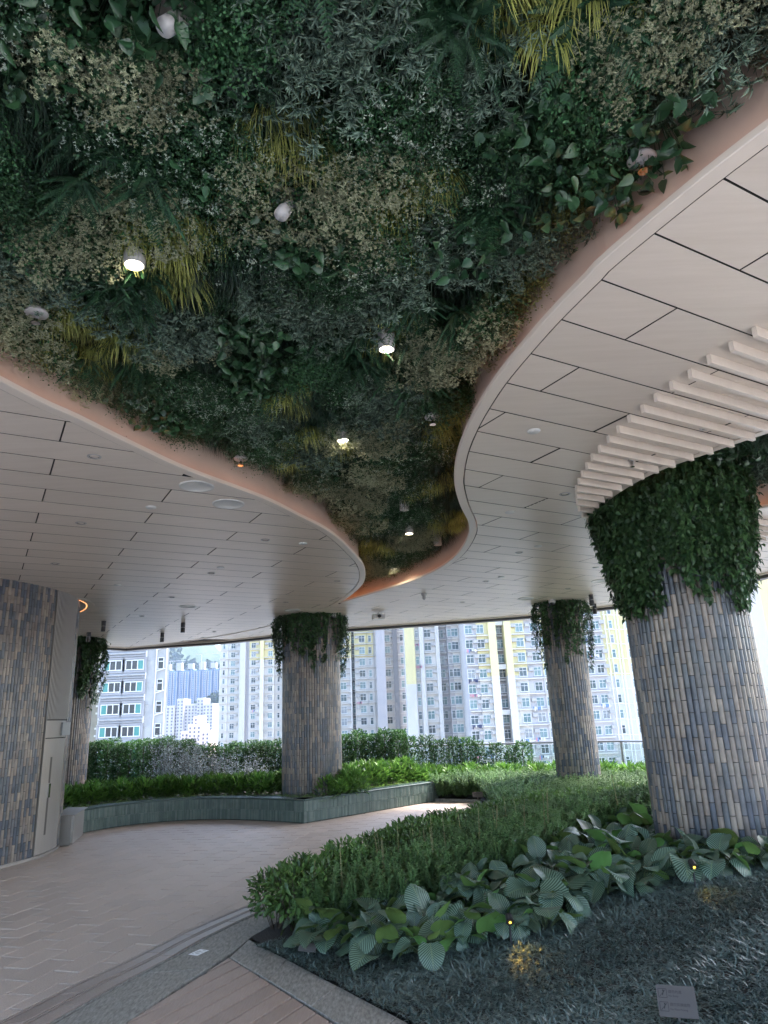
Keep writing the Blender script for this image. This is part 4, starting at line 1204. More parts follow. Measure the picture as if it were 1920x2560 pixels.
for d, x, y in cl:
    q = np.array([x + random.gauss(0, 0.07), y + random.gauss(0, 0.07) * (1 + 0.08 * y)])
    k = SK[int(np.argmin(((SX - q) ** 2).sum(1)))]
    dl_, dr_ = dist_line((x, y), LJ), dist_line((x, y), RJ)
    if min(dl_, dr_) < 0.16 and k in 'BW' and random.random() < 0.7 and dr_ < dl_: k = 'G'
    if any((x - a) ** 2 + (y - b) ** 2 < 0.075 ** 2 for a, b, _ in GL): continue
    if min(dl_, dr_) < 0.06: continue
    rot = (random.gauss(0, .12), random.gauss(0, .12), random.uniform(0, 6.28) if k not in 'YD' else random.gauss(0, 0.5))
    s_ = random.uniform(0.78, 1.12) * (1.05 if k == 'Y' else 1.0)
    z = ZG - (0.06 if k == 'Y' else 0) + 0.02 - random.uniform(0, 0.12) + (0.03 if min(dl_, dr_) < 0.2 else 0)
    if count[k] < (215 if k == 'D' else 300):
        count[k] += 1
        nm, lab, cat, grp = CNAME[k]
        zn = zone(x, y, dl_, dr_)
        o = link(nm, random.choice(CLUMP[k]), None, (x, y, z), rot, s_)
        tag(o, lab.replace('the planted ceiling', 'the planted ceiling ' + zn) if 'planted' in lab else lab, cat, grp + ' ' + zn)
    else:
        extra[k].append((x, y, z, rot, s_))
def merged(name, label, cat, items, meshes, mats):
    """many alike plants past the first few hundred, joined into one"""
    V, F, Uv, Mi, n = [], [], [], [], 0
    cache = []
    for me in meshes:
        v = np.empty(len(me.vertices) * 3); me.vertices.foreach_get('co', v)
        f = np.empty(len(me.loops), int); me.loops.foreach_get('vertex_index', f)
        u = np.empty(len(me.loops) * 2); me.uv_layers[0].data.foreach_get('uv', u)
        mi = np.empty(len(me.polygons), int); me.polygons.foreach_get('material_index', mi)
        uv = np.zeros((len(me.vertices), 2)); uv[f] = u.reshape(-1, 2)
        cache.append((v.reshape(-1, 3), f.reshape(-1, 4), uv, mi))
    fo = Fol()
    for x, y, z, rot, s_ in items:
        v, f, u, mi = random.choice(cache)
        R = np.array(Matrix.Rotation(rot[2], 3, 'Z') @ Matrix.Rotation(rot[1], 3, 'Y') @ Matrix.Rotation(rot[0], 3, 'X'))
        fo.v.append(v @ R.T * s_ + np.array([x, y, z])); fo.f.append(f + fo.n); fo.u.append(u); fo.m.append(mi); fo.n += len(v)
    o = link(name, fo.mesh(name, mats))
    return tag(o, label, cat, kind='stuff')
for k, it in extra.items():
    if it:
        merged(CNAME[k][0] + '_mass', CNAME[k][1].replace('hanging', 'massed far back'), CNAME[k][2], it, CLUMP[k], list(CLUMP[k][0].materials))
# the opening over the big column is planted too
HOLE_IN = offset(HOLE + [HOLE[0]], -0.03)[:-1]
n_h = 0
for i in range(0, 60):
    for j in range(0, 60):
        x, y = 2.0 + i * 0.16 + random.uniform(-.04, .04), 1.8 + j * 0.15 + random.uniform(-.04, .04)
        if inside((x, y), HOLE_IN) and dist_line((x, y), HOLE + [HOLE[0]]) > 0.07 and (x - 3.09) ** 2 + (y - 7.27) ** 2 > 0.62 ** 2 and x < 6.4 and y > 3.2:
            k = 'DDPSDPFS'[int((math.sin(x * 2.1) + math.cos(y * 1.7 + x)) * 2 + 4) % 8]
            if k == 'D':
                n_h += 1
                if n_h > 80: k = 'F'
            nm, lab, cat, grp = CNAME[k]
            tag(link(nm, random.choice(CLUMP[k]), None, (x, y, ZG - random.uniform(0, 0.05)), (random.gauss(0, .1), random.gauss(0, .1), random.uniform(0, 6.28)), random.uniform(.8, 1.15)),
                lab.replace('the planted ceiling', 'the opening over the big column'), cat, 'plants in the opening over the big column')

# ================================================================== IVY ON THE COLUMNS
LM['ivy'] = leafmat('ivy_leaf', (0.02, 0.056, 0.024), (0.062, 0.128, 0.046), 0.38, 0.3, spec=0.4)
def ivy(name, label, x, y, r, ztop, n, zlo, zhi, leaf, mean=0.5, depth=0.17, face=None, clear=None):
    root = empty(name, (x, y, ztop), label=label, cat='ivy')
    for i in range(n):
        a = 2 * math.pi * (i + random.uniform(-.4, .4)) / n
        if face is not None and math.cos(a - face) < -0.25 and i % 3: continue
        nz = 0.5 + 0.3 * math.sin(4 * a + x * 5) + 0.22 * math.sin(9 * a + y) + random.uniform(-.38, .38)
        ln = ztop - (zlo + (zhi - zlo) * min(1, max(0, nz)))
        if clear and abs((a - clear[0] + math.pi) % (2 * math.pi) - math.pi) < clear[1] and random.random() < 0.6: ln *= random.uniform(0.2, 0.6)
        f = Fol()
        k = max(3, int(ln / 0.05))
        t = np.linspace(0, 1, k)
        aa = a + np.cumsum(RNG.normal(0, 0.018, k))
        rr = r + 0.02 + depth * random.uniform(0.1, 1.35) * (0.35 + 0.65 * np.sin(np.pi * np.clip(t * 0.9 + 0.1, 0, 1)))
        P = np.stack([rr * np.cos(aa), rr * np.sin(aa), -ln * t], 1)
        f.tube(P[:-1], P[1:], 0.0028, 1)
        m_ = int(k * 6.5)
        idx = RNG.integers(0, k, m_)
        dens = np.ones(m_)
        out = np.stack([np.cos(aa[idx]), np.sin(aa[idx]), np.zeros(m_)], 1)
        d = norm(out * U_(0.1, 0.9, m_)[:, None] + np.array([0, 0, -0.8]) + noise_v(m_, 0.45))
        pos = P[idx] + noise_v(m_, 0.022)
        f.add(ivy_leaf, pos, d, out + np.array([0, 0, 0.5]) + noise_v(m_, 0.25), leaf * U_(0.7, 1.25, m_), leaf * 0.72 * U_(0.7, 1.2, m_), 0)
        link('strand', f.mesh('strand', [LM['ivy'], M['stem']]), root)
    return root
ivy('hanging_ivy', 'thick dark ivy spilling down the big tiled column from the planted opening', 3.09, 7.27, 0.585, 4.28, 240, 2.6, 3.3, 0.056, 0.85, 0.17, face=math.atan2(-7.27, -3.09))
ivy('hanging_ivy', 'ivy skirt hanging round the head of the column in the raised planter', -1.63, 14.68, 0.585, 3.82, 105, 2.6, 3.8, 0.052, 0.75, 0.15, face=math.atan2(-14.68, 1.63), clear=(math.atan2(-14.68, 1.63) + 0.25, 0.22))
ivy('hanging_ivy', 'ivy hanging round the head of the slim column by the ferns', 3.5, 14.15, 0.4, 3.82, 72, 2.5, 3.8, 0.05, 0.75, 0.13, face=math.atan2(-14.15, -3.5))
ivy('hanging_ivy', 'ivy hanging on the column behind the curved wall', -7.62, 16.75, 0.585, 3.82, 100, 2.2, 3.6, 0.062, 0.75, 0.2, face=math.atan2(-16.75, 7.62))
# ================================================================== PLANTS ON THE TERRACE
LM['hedge'] = leafmat('hedge_leaf', (0.05, 0.11, 0.03), (0.14, 0.235, 0.065), 0.33, 0.35, spec=0.45)
LM['hedge2'] = leafmat('tall_hedge_leaf', (0.026, 0.07, 0.022), (0.065, 0.145, 0.04), 0.55, 0.25, spec=0.25)
LM['foxtail'] = leafmat('foxtail_needle', (0.10, 0.20, 0.075), (0.17, 0.29, 0.11), 0.6, 0.4, tip=(0.25, 0.38, 0.16))
LM['spike'] = leafmat('pale_spike', (0.22, 0.22, 0.10), (0.32, 0.31, 0.16), 0.6, 0.3)
LM['glossy'] = leafmat('glossy_leaf', (0.04, 0.11, 0.022), (0.14, 0.27, 0.05), 0.3, 0.35, spec=0.5)
LM['liriope'] = leafmat('lily_turf_blade', (0.075, 0.15, 0.035), (0.2, 0.31, 0.075), 0.4, 0.35)
LM['silver'] = leafmat('silver_leaf', (0.2, 0.24, 0.24), (0.42, 0.46, 0.47), 0.5, 0.2)
LM['mondo'] = leafmat('mondo_blade', (0.012, 0.026, 0.023), (0.11, 0.155, 0.14), 0.36, 0.08, spec=0.5, tip=(0.15, 0.195, 0.18))
UP = np.array([0, 0, 1.0])

# ---- hedge of glossy shrubs along the path -----------------------------------------
def m_shrub(n, h, w, leaf, key, zlo=0.12, twigs=14):
    f = Fol()
    u = rdir(n, -0.9, 1.0) * (U_(0.45, 1.0, n) ** 0.6)[:, None]
    p = np.stack([u[:, 0] * w, u[:, 1] * w, zlo + (h - zlo) * (u[:, 2] * 0.5 + 0.5)], 1)
    out = norm(u + np.array([0, 0, 0.35]))
    d = norm(out + noise_v(n, 0.55))
    f.add(small_leaf, p, d, out + np.array([0, 0, 0.6]) + noise_v(n, .3), leaf * U_(0.65, 1.25, n), leaf * 0.5 * U_(0.7, 1.2, n), 0)
    tw = rdir(twigs, 0.0, 1.0)
    q = np.stack([tw[:, 0] * w * 0.8, tw[:, 1] * w * 0.8, zlo + (h - zlo) * U_(0.4, 1.0, twigs)], 1)
    g_ = Fol(); g_.tube(q * np.array([0.15, 0.15, 0]), q, 0.005, 0)
    return f.mesh(key + '_foliage', LM[key]), g_.mesh(key + '_stem', M['twig'])
def place(name, meshes, x, y, z, label, cat, grp, s=1.0, sz=None, partnames=('foliage', 'stem')):
    o = empty(name, (x, y, z), random.uniform(0, 6.28), label, cat, grp)
    o.scale = (s, s, sz or s)
    for me, pn in zip(meshes, partnames):
        link(pn, me, o)
    return o
SH = [m_shrub(460, 0.50, 0.26, 0.062, 'hedge') for _ in range(3)]
HEDGE = catmull([(-0.98, 6.62), (-0.8, 7.05), (-0.5, 7.65), (-0.12, 8.35), (0.27, 9.1), (0.75, 9.95), (1.3, 10.7), (1.95, 11.35), (2.75, 11.75), (3.6, 11.65), (4.4, 11.2), (5.2, 10.6)], 0.05)
hp = resample(HEDGE, 0.21)
for i, (x, y) in enumerate(hp):
    for o_ in (-0.1, 0.16):
        nx_, ny_ = normals(hp)[i]
        xx, yy = x - nx_ * o_ + random.uniform(-.04, .04), y - ny_ * o_ + random.uniform(-.04, .04)
        place('hedge_shrub', random.choice(SH), xx, yy, bed_z(xx, yy) - 0.02, 'low glossy shrub in the clipped hedge that edges the path and ferns', 'shrub', 'shrubs of the low hedge', random.uniform(0.82, 1.08))
# ---- foxtail ferns -----------------------------------------------------------------
def m_foxtail(n):
    f = Fol()
    for i in range(n):
        a = 2 * math.pi * i / n + RNG.uniform(-.4, .4)
        tilt = RNG.uniform(0.03, 0.42)
        L = RNG.uniform(0.27, 0.44)
        d = np.array([math.cos(a) * tilt, math.sin(a) * tilt, 1.0]); d /= np.linalg.norm(d)
        root = np.array([math.cos(a), math.sin(a), 0]) * RNG.uniform(0.0, 0.09)
        k = 100
        t = np.sort(U_(0.06, 1.0, k))
        P = root + np.outer(t * L, d) + np.outer(t ** 2 * L * 0.12, np.array([math.cos(a), math.sin(a), 0]))
        rd = norm(rdir(k, -0.15, 0.35) + d * 0.75)
        f.add(blade_s, P, rd, d, 0.055 * np.sin(np.pi * np.clip(0.12 + 0.86 * t, 0, 1)) ** 0.7 + 0.008, 0.016, 0)
        f.tube(root[None], P[-1][None], 0.004, 0)
    return f.mesh('foxtail_plumes', LM['foxtail'])
FX = [m_foxtail(15) for _ in range(4)]
def hedge_side(x, y):
    """signed side of the hedge line: > 0 on the bed side"""
    best = None
    for a, b_ in zip(HEDGE, HEDGE[1:]):
        dx, dy = b_[0] - a[0], b_[1] - a[1]
        t = max(0, min(1, ((x - a[0]) * dx + (y - a[1]) * dy) / (dx * dx + dy * dy)))
        d = math.hypot(x - a[0] - dx * t, y - a[1] - dy * t)
        if best is None or d < best[0]:
            best = (d, (dy * (x - a[0]) - dx * (y - a[1])))
    return best[0] * (1 if best[1] > 0 else -1)
# line that parts the striped leaves from the foxtail ferns, and its outer edge to the lawn
CAL_IN = [(-0.74, 6.5), (0.2, 6.6), (0.9, 6.95), (1.5, 7.6), (2.1, 8.35), (3.2, 8.7), (4.6, 8.4)]
CAL_OUT = [(-0.74, 6.0), (-0.3, 5.62), (0.35, 5.5), (0.95, 5.6), (1.6, 5.95), (2.1, 6.12), (2.7, 6.1), (3.6, 6.0), (5.0, 5.9)]
CAL = ccw(CAL_IN + CAL_OUT[::-1])
spots = []
for i in range(-8, 40):
    for j in range(0, 40):
        x, y = -1.2 + i * 0.155 + random.uniform(-.05, .05), 6.3 + j * 0.15 + random.uniform(-.05, .05)
        if hedge_side(x, y) > 0.2 and not inside((x, y), CAL) and y > np.interp(x, [p[0] for p in CAL_IN], [p[1] for p in CAL_IN]) - 0.05 and x < 5 and (x - 3.09) ** 2 + (y - 7.27) ** 2 > 0.62 ** 2 and y < 11.6:
            spots.append((math.hypot(x, y), x, y))
spots.sort()
rest_ = spots[190:]; spots = spots[:190]
for d, x, y in spots:
    o = place('foxtail_fern', [random.choice(FX)], x, y, bed_z(x, y) - 0.02, 'upright plume fern filling the bed between low hedge and striped leaves', 'fern', 'foxtail ferns of the front bed', random.uniform(0.85, 1.2), partnames=('plumes',))
fx_extra = [(x, y, bed_z(x, y) - 0.02, (0, 0, random.uniform(0, 6.28)), random.uniform(0.85, 1.2)) for d, x, y in rest_]
# pale flower spikes standing above the ferns
for i in range(26):
    d, x, y = random.choice(spots)
    f = Fol(); k = 120; L = random.uniform(0.5, 0.68)
    t = U_(0.45, 1.0, k)
    lean = np.array([random.uniform(-.12, .12), random.uniform(-.12, .12), 1.0])
    P = np.outer(t * L, lean)
    f.add(small_leaf, P, rdir(k, -0.2, 0.6), UP, 0.03 * (1.15 - t), 0.012, 0)
    f.tube(np.zeros((1, 3)), (lean * L)[None], 0.004, 0)
    tag(link('flower_spike', f.mesh('flower_spike', LM['spike']), None, (x, y, bed_z(x, y))), 'thin pale flower spike standing above the plume ferns', 'flower spike', 'pale spikes above the ferns')
# ferns beyond the hedge
n_f = 0
for i in range(60):
    for j in range(30):
        x, y = 0.9 + i * 0.19 + random.uniform(-.06, .06), 11.0 + j * 0.17 + random.uniform(-.05, .05)
        if x < 6.3 and hedge_side(x, y) < -0.3 and y < 15.9 - 0.35 * max(0, x - 2) and (x > 1.74 or y > 15.26 + (1.66 - x) * 0.55) and (x - 3.5) ** 2 + (y - 14.15) ** 2 > 0.45 ** 2:
            n_f += 1
            if n_f > 110:
                fx_extra.append((x, y, bed_z(x, y) - 0.02, (0, 0, random.uniform(0, 6.28)), random.uniform(0.95, 1.25)))
                continue
            place('foxtail_fern', [random.choice(FX)], x, y, bed_z(x, y) - 0.02, 'upright plume fern in the rear bed between low hedge and slim column', 'fern', 'foxtail ferns of the rear bed', random.uniform(0.95, 1.25), partnames=('plumes',))
merged('foxtail_fern_mass', 'dense mass of upright plume ferns beyond the nearest ones', 'fern', fx_extra, FX, [LM['foxtail']])
# ---- striped broad-leaved plants ------------------------------------------------------
cm, nt, b = newmat('striped_leaf')
uv = nt.nodes.new('ShaderNodeUVMap'); sp_ = nt.nodes.new('ShaderNodeSeparateXYZ'); nt.links.new(uv.outputs[0], sp_.inputs[0])
def mth(op, a, b_=None):
    n = nt.nodes.new('ShaderNodeMath'); n.operation = op
    for i, q in enumerate((a, b_)):
        if q is None: continue
        if isinstance(q, (int, float)): n.inputs[i].default_value = q
        else: nt.links.new(q, n.inputs[i])
    return n.outputs[0]
au = mth('ABSOLUTE', mth('SUBTRACT', sp_.outputs[0], 0.5))
curve = mth('SUBTRACT', sp_.outputs[1], mth('MULTIPLY', mth('POWER', au, 0.75), 0.75))
st = mth('SINE', mth('MULTIPLY', curve, 74))
rp = nt.nodes.new('ShaderNodeMapRange'); rp.inputs[1].default_value = -0.35; rp.inputs[2].default_value = 0.35
nt.links.new(st, rp.inputs[0])
mx = nt.nodes.new('ShaderNodeMix'); mx.data_type = 'RGBA'
mx.inputs[6].default_value = (0.016, 0.046, 0.025, 1); mx.inputs[7].default_value = (0.14, 0.205, 0.15, 1)
nt.links.new(rp.outputs[0], mx.inputs[0])
mid = nt.nodes.new('ShaderNodeMapRange'); mid.inputs[1].default_value = 0.012; mid.inputs[2].default_value = 0.03; nt.links.new(au, mid.inputs[0])
mx2 = nt.nodes.new('ShaderNodeMix'); mx2.data_type = 'RGBA'; mx2.inputs[6].default_value = (0.12, 0.17, 0.1, 1)
nt.links.new(mid.outputs[0], mx2.inputs[0]); nt.links.new(mx.outputs[2], mx2.inputs[7])
geo = nt.nodes.new('ShaderNodeNewGeometry')
oi = nt.nodes.new('ShaderNodeObjectInfo')
rim = nt.nodes.new('ShaderNodeMapRange'); rim.inputs[1].default_value = 0.93; rim.inputs[2].default_value = 1.0
nz_ = nt.nodes.new('ShaderNodeTexNoise'); nz_.inputs['Scale'].default_value = 9; nt.links.new(geo.outputs['Position'], nz_.inputs['Vector'])
nt.links.new(mth('ADD', mth('MAXIMUM', mth('MULTIPLY', au, 1.9), sp_.outputs[1]), mth('MULTIPLY', mth('SUBTRACT', nz_.outputs['Fac'], 0.62), 0.9)), rim.inputs[0])
brn = nt.nodes.new('ShaderNodeMix'); brn.data_type = 'RGBA'; brn.inputs[7].default_value = (0.16, 0.11, 0.06, 1)
nt.links.new(rim.outputs[0], brn.inputs[0]); nt.links.new(mx2.outputs[2], brn.inputs[6])
und = nt.nodes.new('ShaderNodeMix'); und.data_type = 'RGBA'; und.inputs[7].default_value = (0.10, 0.19, 0.05, 1)
nt.links.new(geo.outputs['Backfacing'], und.inputs[0]); nt.links.new(brn.outputs[2], und.inputs[6])
vr = nt.nodes.new('ShaderNodeMapRange'); vr.inputs[3].default_value = 0.72; vr.inputs[4].default_value = 1.25; nt.links.new(oi.outputs['Random'], vr.inputs[0])
hs = nt.nodes.new('ShaderNodeHueSaturation'); nt.links.new(und.outputs[2], hs.inputs['Color']); hv = nt.nodes.new('ShaderNodeMapRange'); hv.inputs[3].default_value = 0.46; hv.inputs[4].default_value = 0.52; nt.links.new(oi.outputs['Random'], hv.inputs[0]); nt.links.new(hv.outputs[0], hs.inputs['Hue']); nt.links.new(vr.outputs[0], hs.inputs['Value'])
nt.links.new(hs.outputs[0], b.inputs['Base Color']); b.inputs['Roughness'].default_value = 0.42
bp = nt.nodes.new('ShaderNodeBump'); bp.inputs['Strength'].default_value = 0.18; bp.inputs['Distance'].default_value = 0.004
nt.links.new(st, bp.inputs['Height']); nt.links.new(bp.outputs[0], b.inputs['Normal'])
tl = nt.nodes.new('ShaderNodeBsdfTranslucent'); nt.links.new(hs.outputs[0], tl.inputs[0])
ms = nt.nodes.new('ShaderNodeMixShader'); ms.inputs[0].default_value = 0.16
nt.links.new(b.outputs[0], ms.inputs[1]); nt.links.new(tl.outputs[0], ms.inputs[2]); nt.links.new(ms.outputs[0], nt.nodes['Material Output'].inputs['Surface'])
def big_leaf(L, W, droop, cup, seed):
    rs = np.random.default_rng(seed)
    ns, nc = 12, 10
    V, Uv, F = [], [], []
    ph = rs.uniform(0, 6, 3)
    for i in range(ns + 1):
        t = i / ns
        w = W / 2 * max(0.01, (math.sin(math.pi * min(1, 0.10 + 0.90 * t ** 0.85))) ** 0.55)
        if i == ns: w = 0.004
        # spine bends over
        y = L * t * (1 - 0.32 * droop * t)
        z = L * (0.18 * t - droop * t * t)
        for j in range(nc + 1):
            s_ = -1 + 2 * j / nc
            zz = z + cup * abs(s_) ** 1.6 * w - 0.10 * w * (1 - abs(s_)) * 0 + 0.011 * math.sin(5.5 * t + ph[0] + s_ * 2) * abs(s_) + 0.005 * math.sin(11 * t + ph[1]) * s_ * s_
            yy = y - 0.04 * L * abs(s_) ** 2 * (1 - t)
            V.append((s_ * w, yy, zz)); Uv.append((0.5 + s_ * 0.5 * (0.25 + 0.75 * w / (W / 2)), t))
    for i in range(ns):
        for j in range(nc):
            a = i * (nc + 1) + j
            F.append((a, a + 1, a + nc + 2, a + nc + 1))
    f = Fol(); f.v = [np.array(V)]; f.f = [np.array(F)]; f.u = [np.array(Uv)]; f.m = [np.zeros(len(F), int)]; f.n = len(V)
    return f.mesh('striped_leaf', cm)
BL = [big_leaf(0.275, 0.24, d_, c_, i) for i, (d_, c_) in enumerate([(0.35, 0.25), (0.55, -0.2), (0.25, 0.35), (0.7, -0.15), (0.45, 0.1), (0.6, 0.3), (0.3, -0.25), (0.5, 0.2)])]
cal = []
for i in range(-6, 40):
    for j in range(-6, 30):
        x, y = 1.5 + (i - 14) * 0.25 + (0.125 if j % 2 else 0) + random.uniform(-.07, .07), 5.6 + j * 0.21 + random.uniform(-.06, .06)
        if inside((x, y), CAL) and dist_line((x, y), CAL_OUT) > 0.10 and (x - 3.09) ** 2 + (y - 7.27) ** 2 > 0.66 ** 2 and x < 4.6 and hedge_side(x, y) > 0.25:
            cal.append((x, y))
def striped_label(x, y):
    if math.hypot(x - 3.09, y - 7.27) < 1.0: w_ = 'at the foot of the thick column'
    elif dist_line((x, y), CAL_OUT) < 0.33: w_ = 'along the edge of the dark lawn'
    elif dist_line((x, y), CAL_IN) < 0.4: w_ = 'next to the plume ferns'
    else: w_ = 'in the middle of the striped leaf band'
    return 'broad plant with rounded striped leaves ' + w_, 'plant', 'striped leaf plants ' + w_
for x, y in cal:
    o = empty('striped_leaf_plant', (x, y, bed_z(x, y) - 0.01), random.uniform(0, 6.28), *striped_label(x, y))
    n = random.randint(12, 14)
    st_ = Fol()
    s0 = random.uniform(0.85, 1.1)
    for k in range(n):
        a = 2 * math.pi * k / n + random.uniform(-.4, .4)
        h = random.uniform(0.04, 0.18) * s0
        rr = random.uniform(0.05, 0.16)
        p = Vector((math.cos(a) * rr, math.sin(a) * rr, h))
        pitch = random.uniform(-0.75, 0.55) + (0.25 if h > 0.17 else -0.2)
        if random.random() < 0.12: pitch = random.uniform(0.9, 1.3)
        lo = link('leaf', random.choice(BL), o, p, None, random.uniform(0.5, 0.92) * s0)
        lo.rotation_euler = (Matrix.Rotation(a - math.pi / 2, 3, 'Z') @ Matrix.Rotation(pitch, 3, 'X') @ Matrix.Rotation(random.uniform(-.45, .45), 3, 'Y')).to_euler()
        st_.tube(np.array([[math.cos(a) * 0.02, math.sin(a) * 0.02, 0]]), np.array([p]), 0.005)
    link('stalks', st_.mesh('stalks', M['stem']), o)

# ---- lawn of mondo grass -----------------------------------------------------------------
lawn_pts = []
LAWN = ccw([(-1.15, 6.25), (-0.90, 5.97), (0.0, 4.75), (0.83, 3.62), (1.7, 2.6), (4.6, 2.6), (5.6, 4.5), (5.6, 6.6), (3.7, 6.5), (2.6, 6.35), (1.6, 6.25), (0.9, 5.95), (0.3, 5.9), (-0.4, 6.05), (-0.85, 6.35)])
xs, ys = RNG.uniform(-1.2, 5.2, 30000), RNG.uniform(3.3, 6.9, 30000)
keep = [(x, y) for x, y in zip(xs, ys) if inside((x, y), LAWN) and abs(x) < 0.62 * y + 0.3]
tuft = np.array(keep)
zt = np.array([bed_z(x, y) for x, y in keep])
f = Fol()
per = 6
base = np.repeat(np.column_stack([tuft, zt - 0.004]), per, 0)
n = len(base)
ang = U_(0, 2 * math.pi, n)
lean_n = np.repeat(np.stack([np.sin(tuft[:, 0] * 5 + tuft[:, 1] * 3), np.cos(tuft[:, 1] * 6 - tuft[:, 0] * 2), np.zeros(len(tuft))], 1), per, 0)
out = np.stack([np.cos(ang), np.sin(ang), np.zeros(n)], 1)
d = out * U_(0.25, 1.0, n)[:, None] + lean_n * 0.12 + UP
f.add(blade_tpl(3, 0.8), base + out * 0.008, d, UP + out * 0.2, U_(0.035, 0.078, n), U_(0.007, 0.011, n))
lawn = tag(link('lawn', f.mesh('lawn', LM['mondo'])), 'dense dark mondo grass covering the mound in front of the striped leaves', 'grass', kind='stuff')
print('lawn blades', n, 'cal', len(cal), 'fox', len(spots), n_f)

# ---- raised planter: lily turf rim, glossy shrubs, silver bush, tall hedge ------------------
def m_liriope():
    f = Fol(); n = 46
    a = U_(0, 6.28, n); out = np.stack([np.cos(a), np.sin(a), np.zeros(n)], 1)
    f.add(blade, out * 0.03, out * U_(0.3, 1.3, n)[:, None] + UP, UP, U_(0.14, 0.27, n), U_(0.009, 0.014, n))
    return f.mesh('lily_turf', LM['liriope'])
LI = [m_liriope() for _ in range(3)]
zs = PH - 0.07
for off in (0.36, 0.5, 0.66):
    for ln in (PLANTER, PLANTER_R):
        for x, y in resample(offset(ln, off), 0.14):
            if (x + 1.63) ** 2 + (y - 14.68) ** 2 < 0.62 ** 2: continue
            o = link('lily_turf_tuft', random.choice(LI), None, (x + random.uniform(-.05, .05), y + random.uniform(-.05, .05), zs - 0.01), (0, 0, random.uniform(0, 6.28)), random.uniform(0.8, 1.15))
            tag(o, 'bright arching lily turf tuft along the planter rim', 'grass', 'lily turf along the planter rim')
def m_glossy():
    f = Fol(); n = 130
    u = rdir(n, 0.0, 1.0)
    p = u * np.array([0.17, 0.17, 0.26]) + np.array([0, 0, 0.05])
    f.add(lance, p, norm(u + UP * 0.55 + noise_v(n, .35)), UP, U_(0.08, 0.14, n), U_(0.032, 0.05, n))
    g_ = Fol(); q = rdir(8, .4, 1) * 0.2; g_.tube(q * 0.02, q, 0.005)
    return f.mesh('glossy_foliage', LM['glossy']), g_.mesh('glossy_stem', M['stem'])
GS = [m_glossy() for _ in range(3)]
gl_n = 0
for row in (0.95, 1.2, 1.45):
    for x, y in resample(offset(PLANTER, row), 0.24):
        if (x + 1.63) ** 2 + (y - 14.68) ** 2 < 0.68 ** 2 or y > 16.0: continue
        place('glossy_shrub', random.choice(GS), x + random.uniform(-.05, .05), y + random.uniform(-.05, .05), zs, 'bright glossy-leaved shrub in the raised planter behind the lily turf', 'shrub', 'glossy shrubs of the raised planter', random.uniform(0.9, 1.25))
for row in (0.0, 0.26, 0.5):
    for x, y in resample(offset([(-0.9, 15.05), (0.0, 16.1), (0.9, 16.45), (1.6, 16.25), (2.3, 16.0), (3.2, 15.6), (4.3, 15.0), (5.0, 14.3)], row), 0.24):
        if (x - 3.5) ** 2 + (y - 14.15) ** 2 < 0.5 ** 2: continue
        zz = zs if x < 0.5 else bed_z(x, y)
        place('glossy_shrub', random.choice(GS), x + random.uniform(-.05, .05), y + random.uniform(-.05, .05), zz, 'bright glossy-leaved shrub in the row before the tall hedge and slim column', 'shrub', 'glossy shrubs before the tall hedge', random.uniform(1.1, 1.45))
def m_tall():
    f = Fol(); n = 1300
    a = U_(0, 6.28, n); t = U_(0.03, 1.0, n)
    r = 0.23 * (0.55 + 0.45 * np.sin(np.pi * np.clip(t * 0.85 + 0.15, 0, 1))) * np.sqrt(U_(0.1, 1, n)) * (1 + 0.25 * np.sin(a * 3 + t * 9))
    p = np.stack([r * np.cos(a), r * np.sin(a), t], 1)
    out = np.stack([np.cos(a), np.sin(a), np.full(n, 0.7)], 1)
    f.add(small_leaf, p, out + noise_v(n, .4), UP + noise_v(n, .3), U_(0.045, 0.068, n), U_(0.024, 0.036, n))
    g_ = Fol()
    g_.tube(np.array([[0, 0, 0], [0.02, 0, 0], [-0.03, 0.02, 0]]), np.array([[0, 0, .95], [0.1, 0.03, 0.8], [-0.09, 0.05, 0.85]]), 0.009)
    return f.mesh('upright_foliage', LM['hedge2']), g_.mesh('upright_stem', M['twig'])
TL = [m_tall() for _ in range(4)]
tl_pts = []
for a, b_ in (((-9.2, 19.9), (-8.0, 19.75)), ((-8.0, 19.75), (-4.3, 18.8)), ((-4.3, 18.8), (-0.2, 17.75)), ((-0.2, 17.75), (3.3, 16.75))):
    tl_pts += resample([a, b_], 0.34)[:-1]
for i, (x, y) in enumerate(tl_pts):
    for dd in ((0,) if x > 0.3 else (0, 0.28)):
        s_ = random.uniform(0.92, 1.08)
        hgt = (0.98 if -5 < x < -2 else 1.14) if x < 0.3 else 1.16 - 0.07 * (x - 0.3)
        place('upright_shrub', random.choice(TL), x + random.uniform(-.06, .06), y + dd + random.uniform(-.05, .05), zs if x < 0.3 else 0.1, 'upright small-leaved shrub in the tall hedge before the glass balustrade', 'shrub', 'upright shrubs of the tall hedge', s_, hgt * s_ * 0.95)
def m_silver():
    f = Fol(); g_ = Fol()
    for i in range(48):
        a = RNG.uniform(0, 6.28); tilt = RNG.uniform(0.05, 0.95); L = RNG.uniform(0.6, 1.15) * (1.15 - 0.4 * tilt)
        d0 = np.array([math.cos(a) * tilt, math.sin(a) * tilt, 1.0]); d0 /= np.linalg.norm(d0)
        k = 9; t = np.linspace(0, 1, k)
        P = np.outer(t * L, d0) + np.cumsum(RNG.normal(0, 0.012, (k, 3)), 0); P -= P[0]
        g_.tube(P[:-1], P[1:], 0.004)
        m_ = 46
        idx = RNG.integers(2, k, m_)
        q = P[idx] + noise_v(m_, 0.03)
        f.add(round_leaf, q, rdir(m_, -0.4, 0.9), rdir(m_, 0.2, 1), U_(0.026, 0.042, m_), U_(0.016, 0.026, m_))
    return f.mesh('silver_foliage', LM['silver']), g_.mesh('silver_stem', M['twig'])
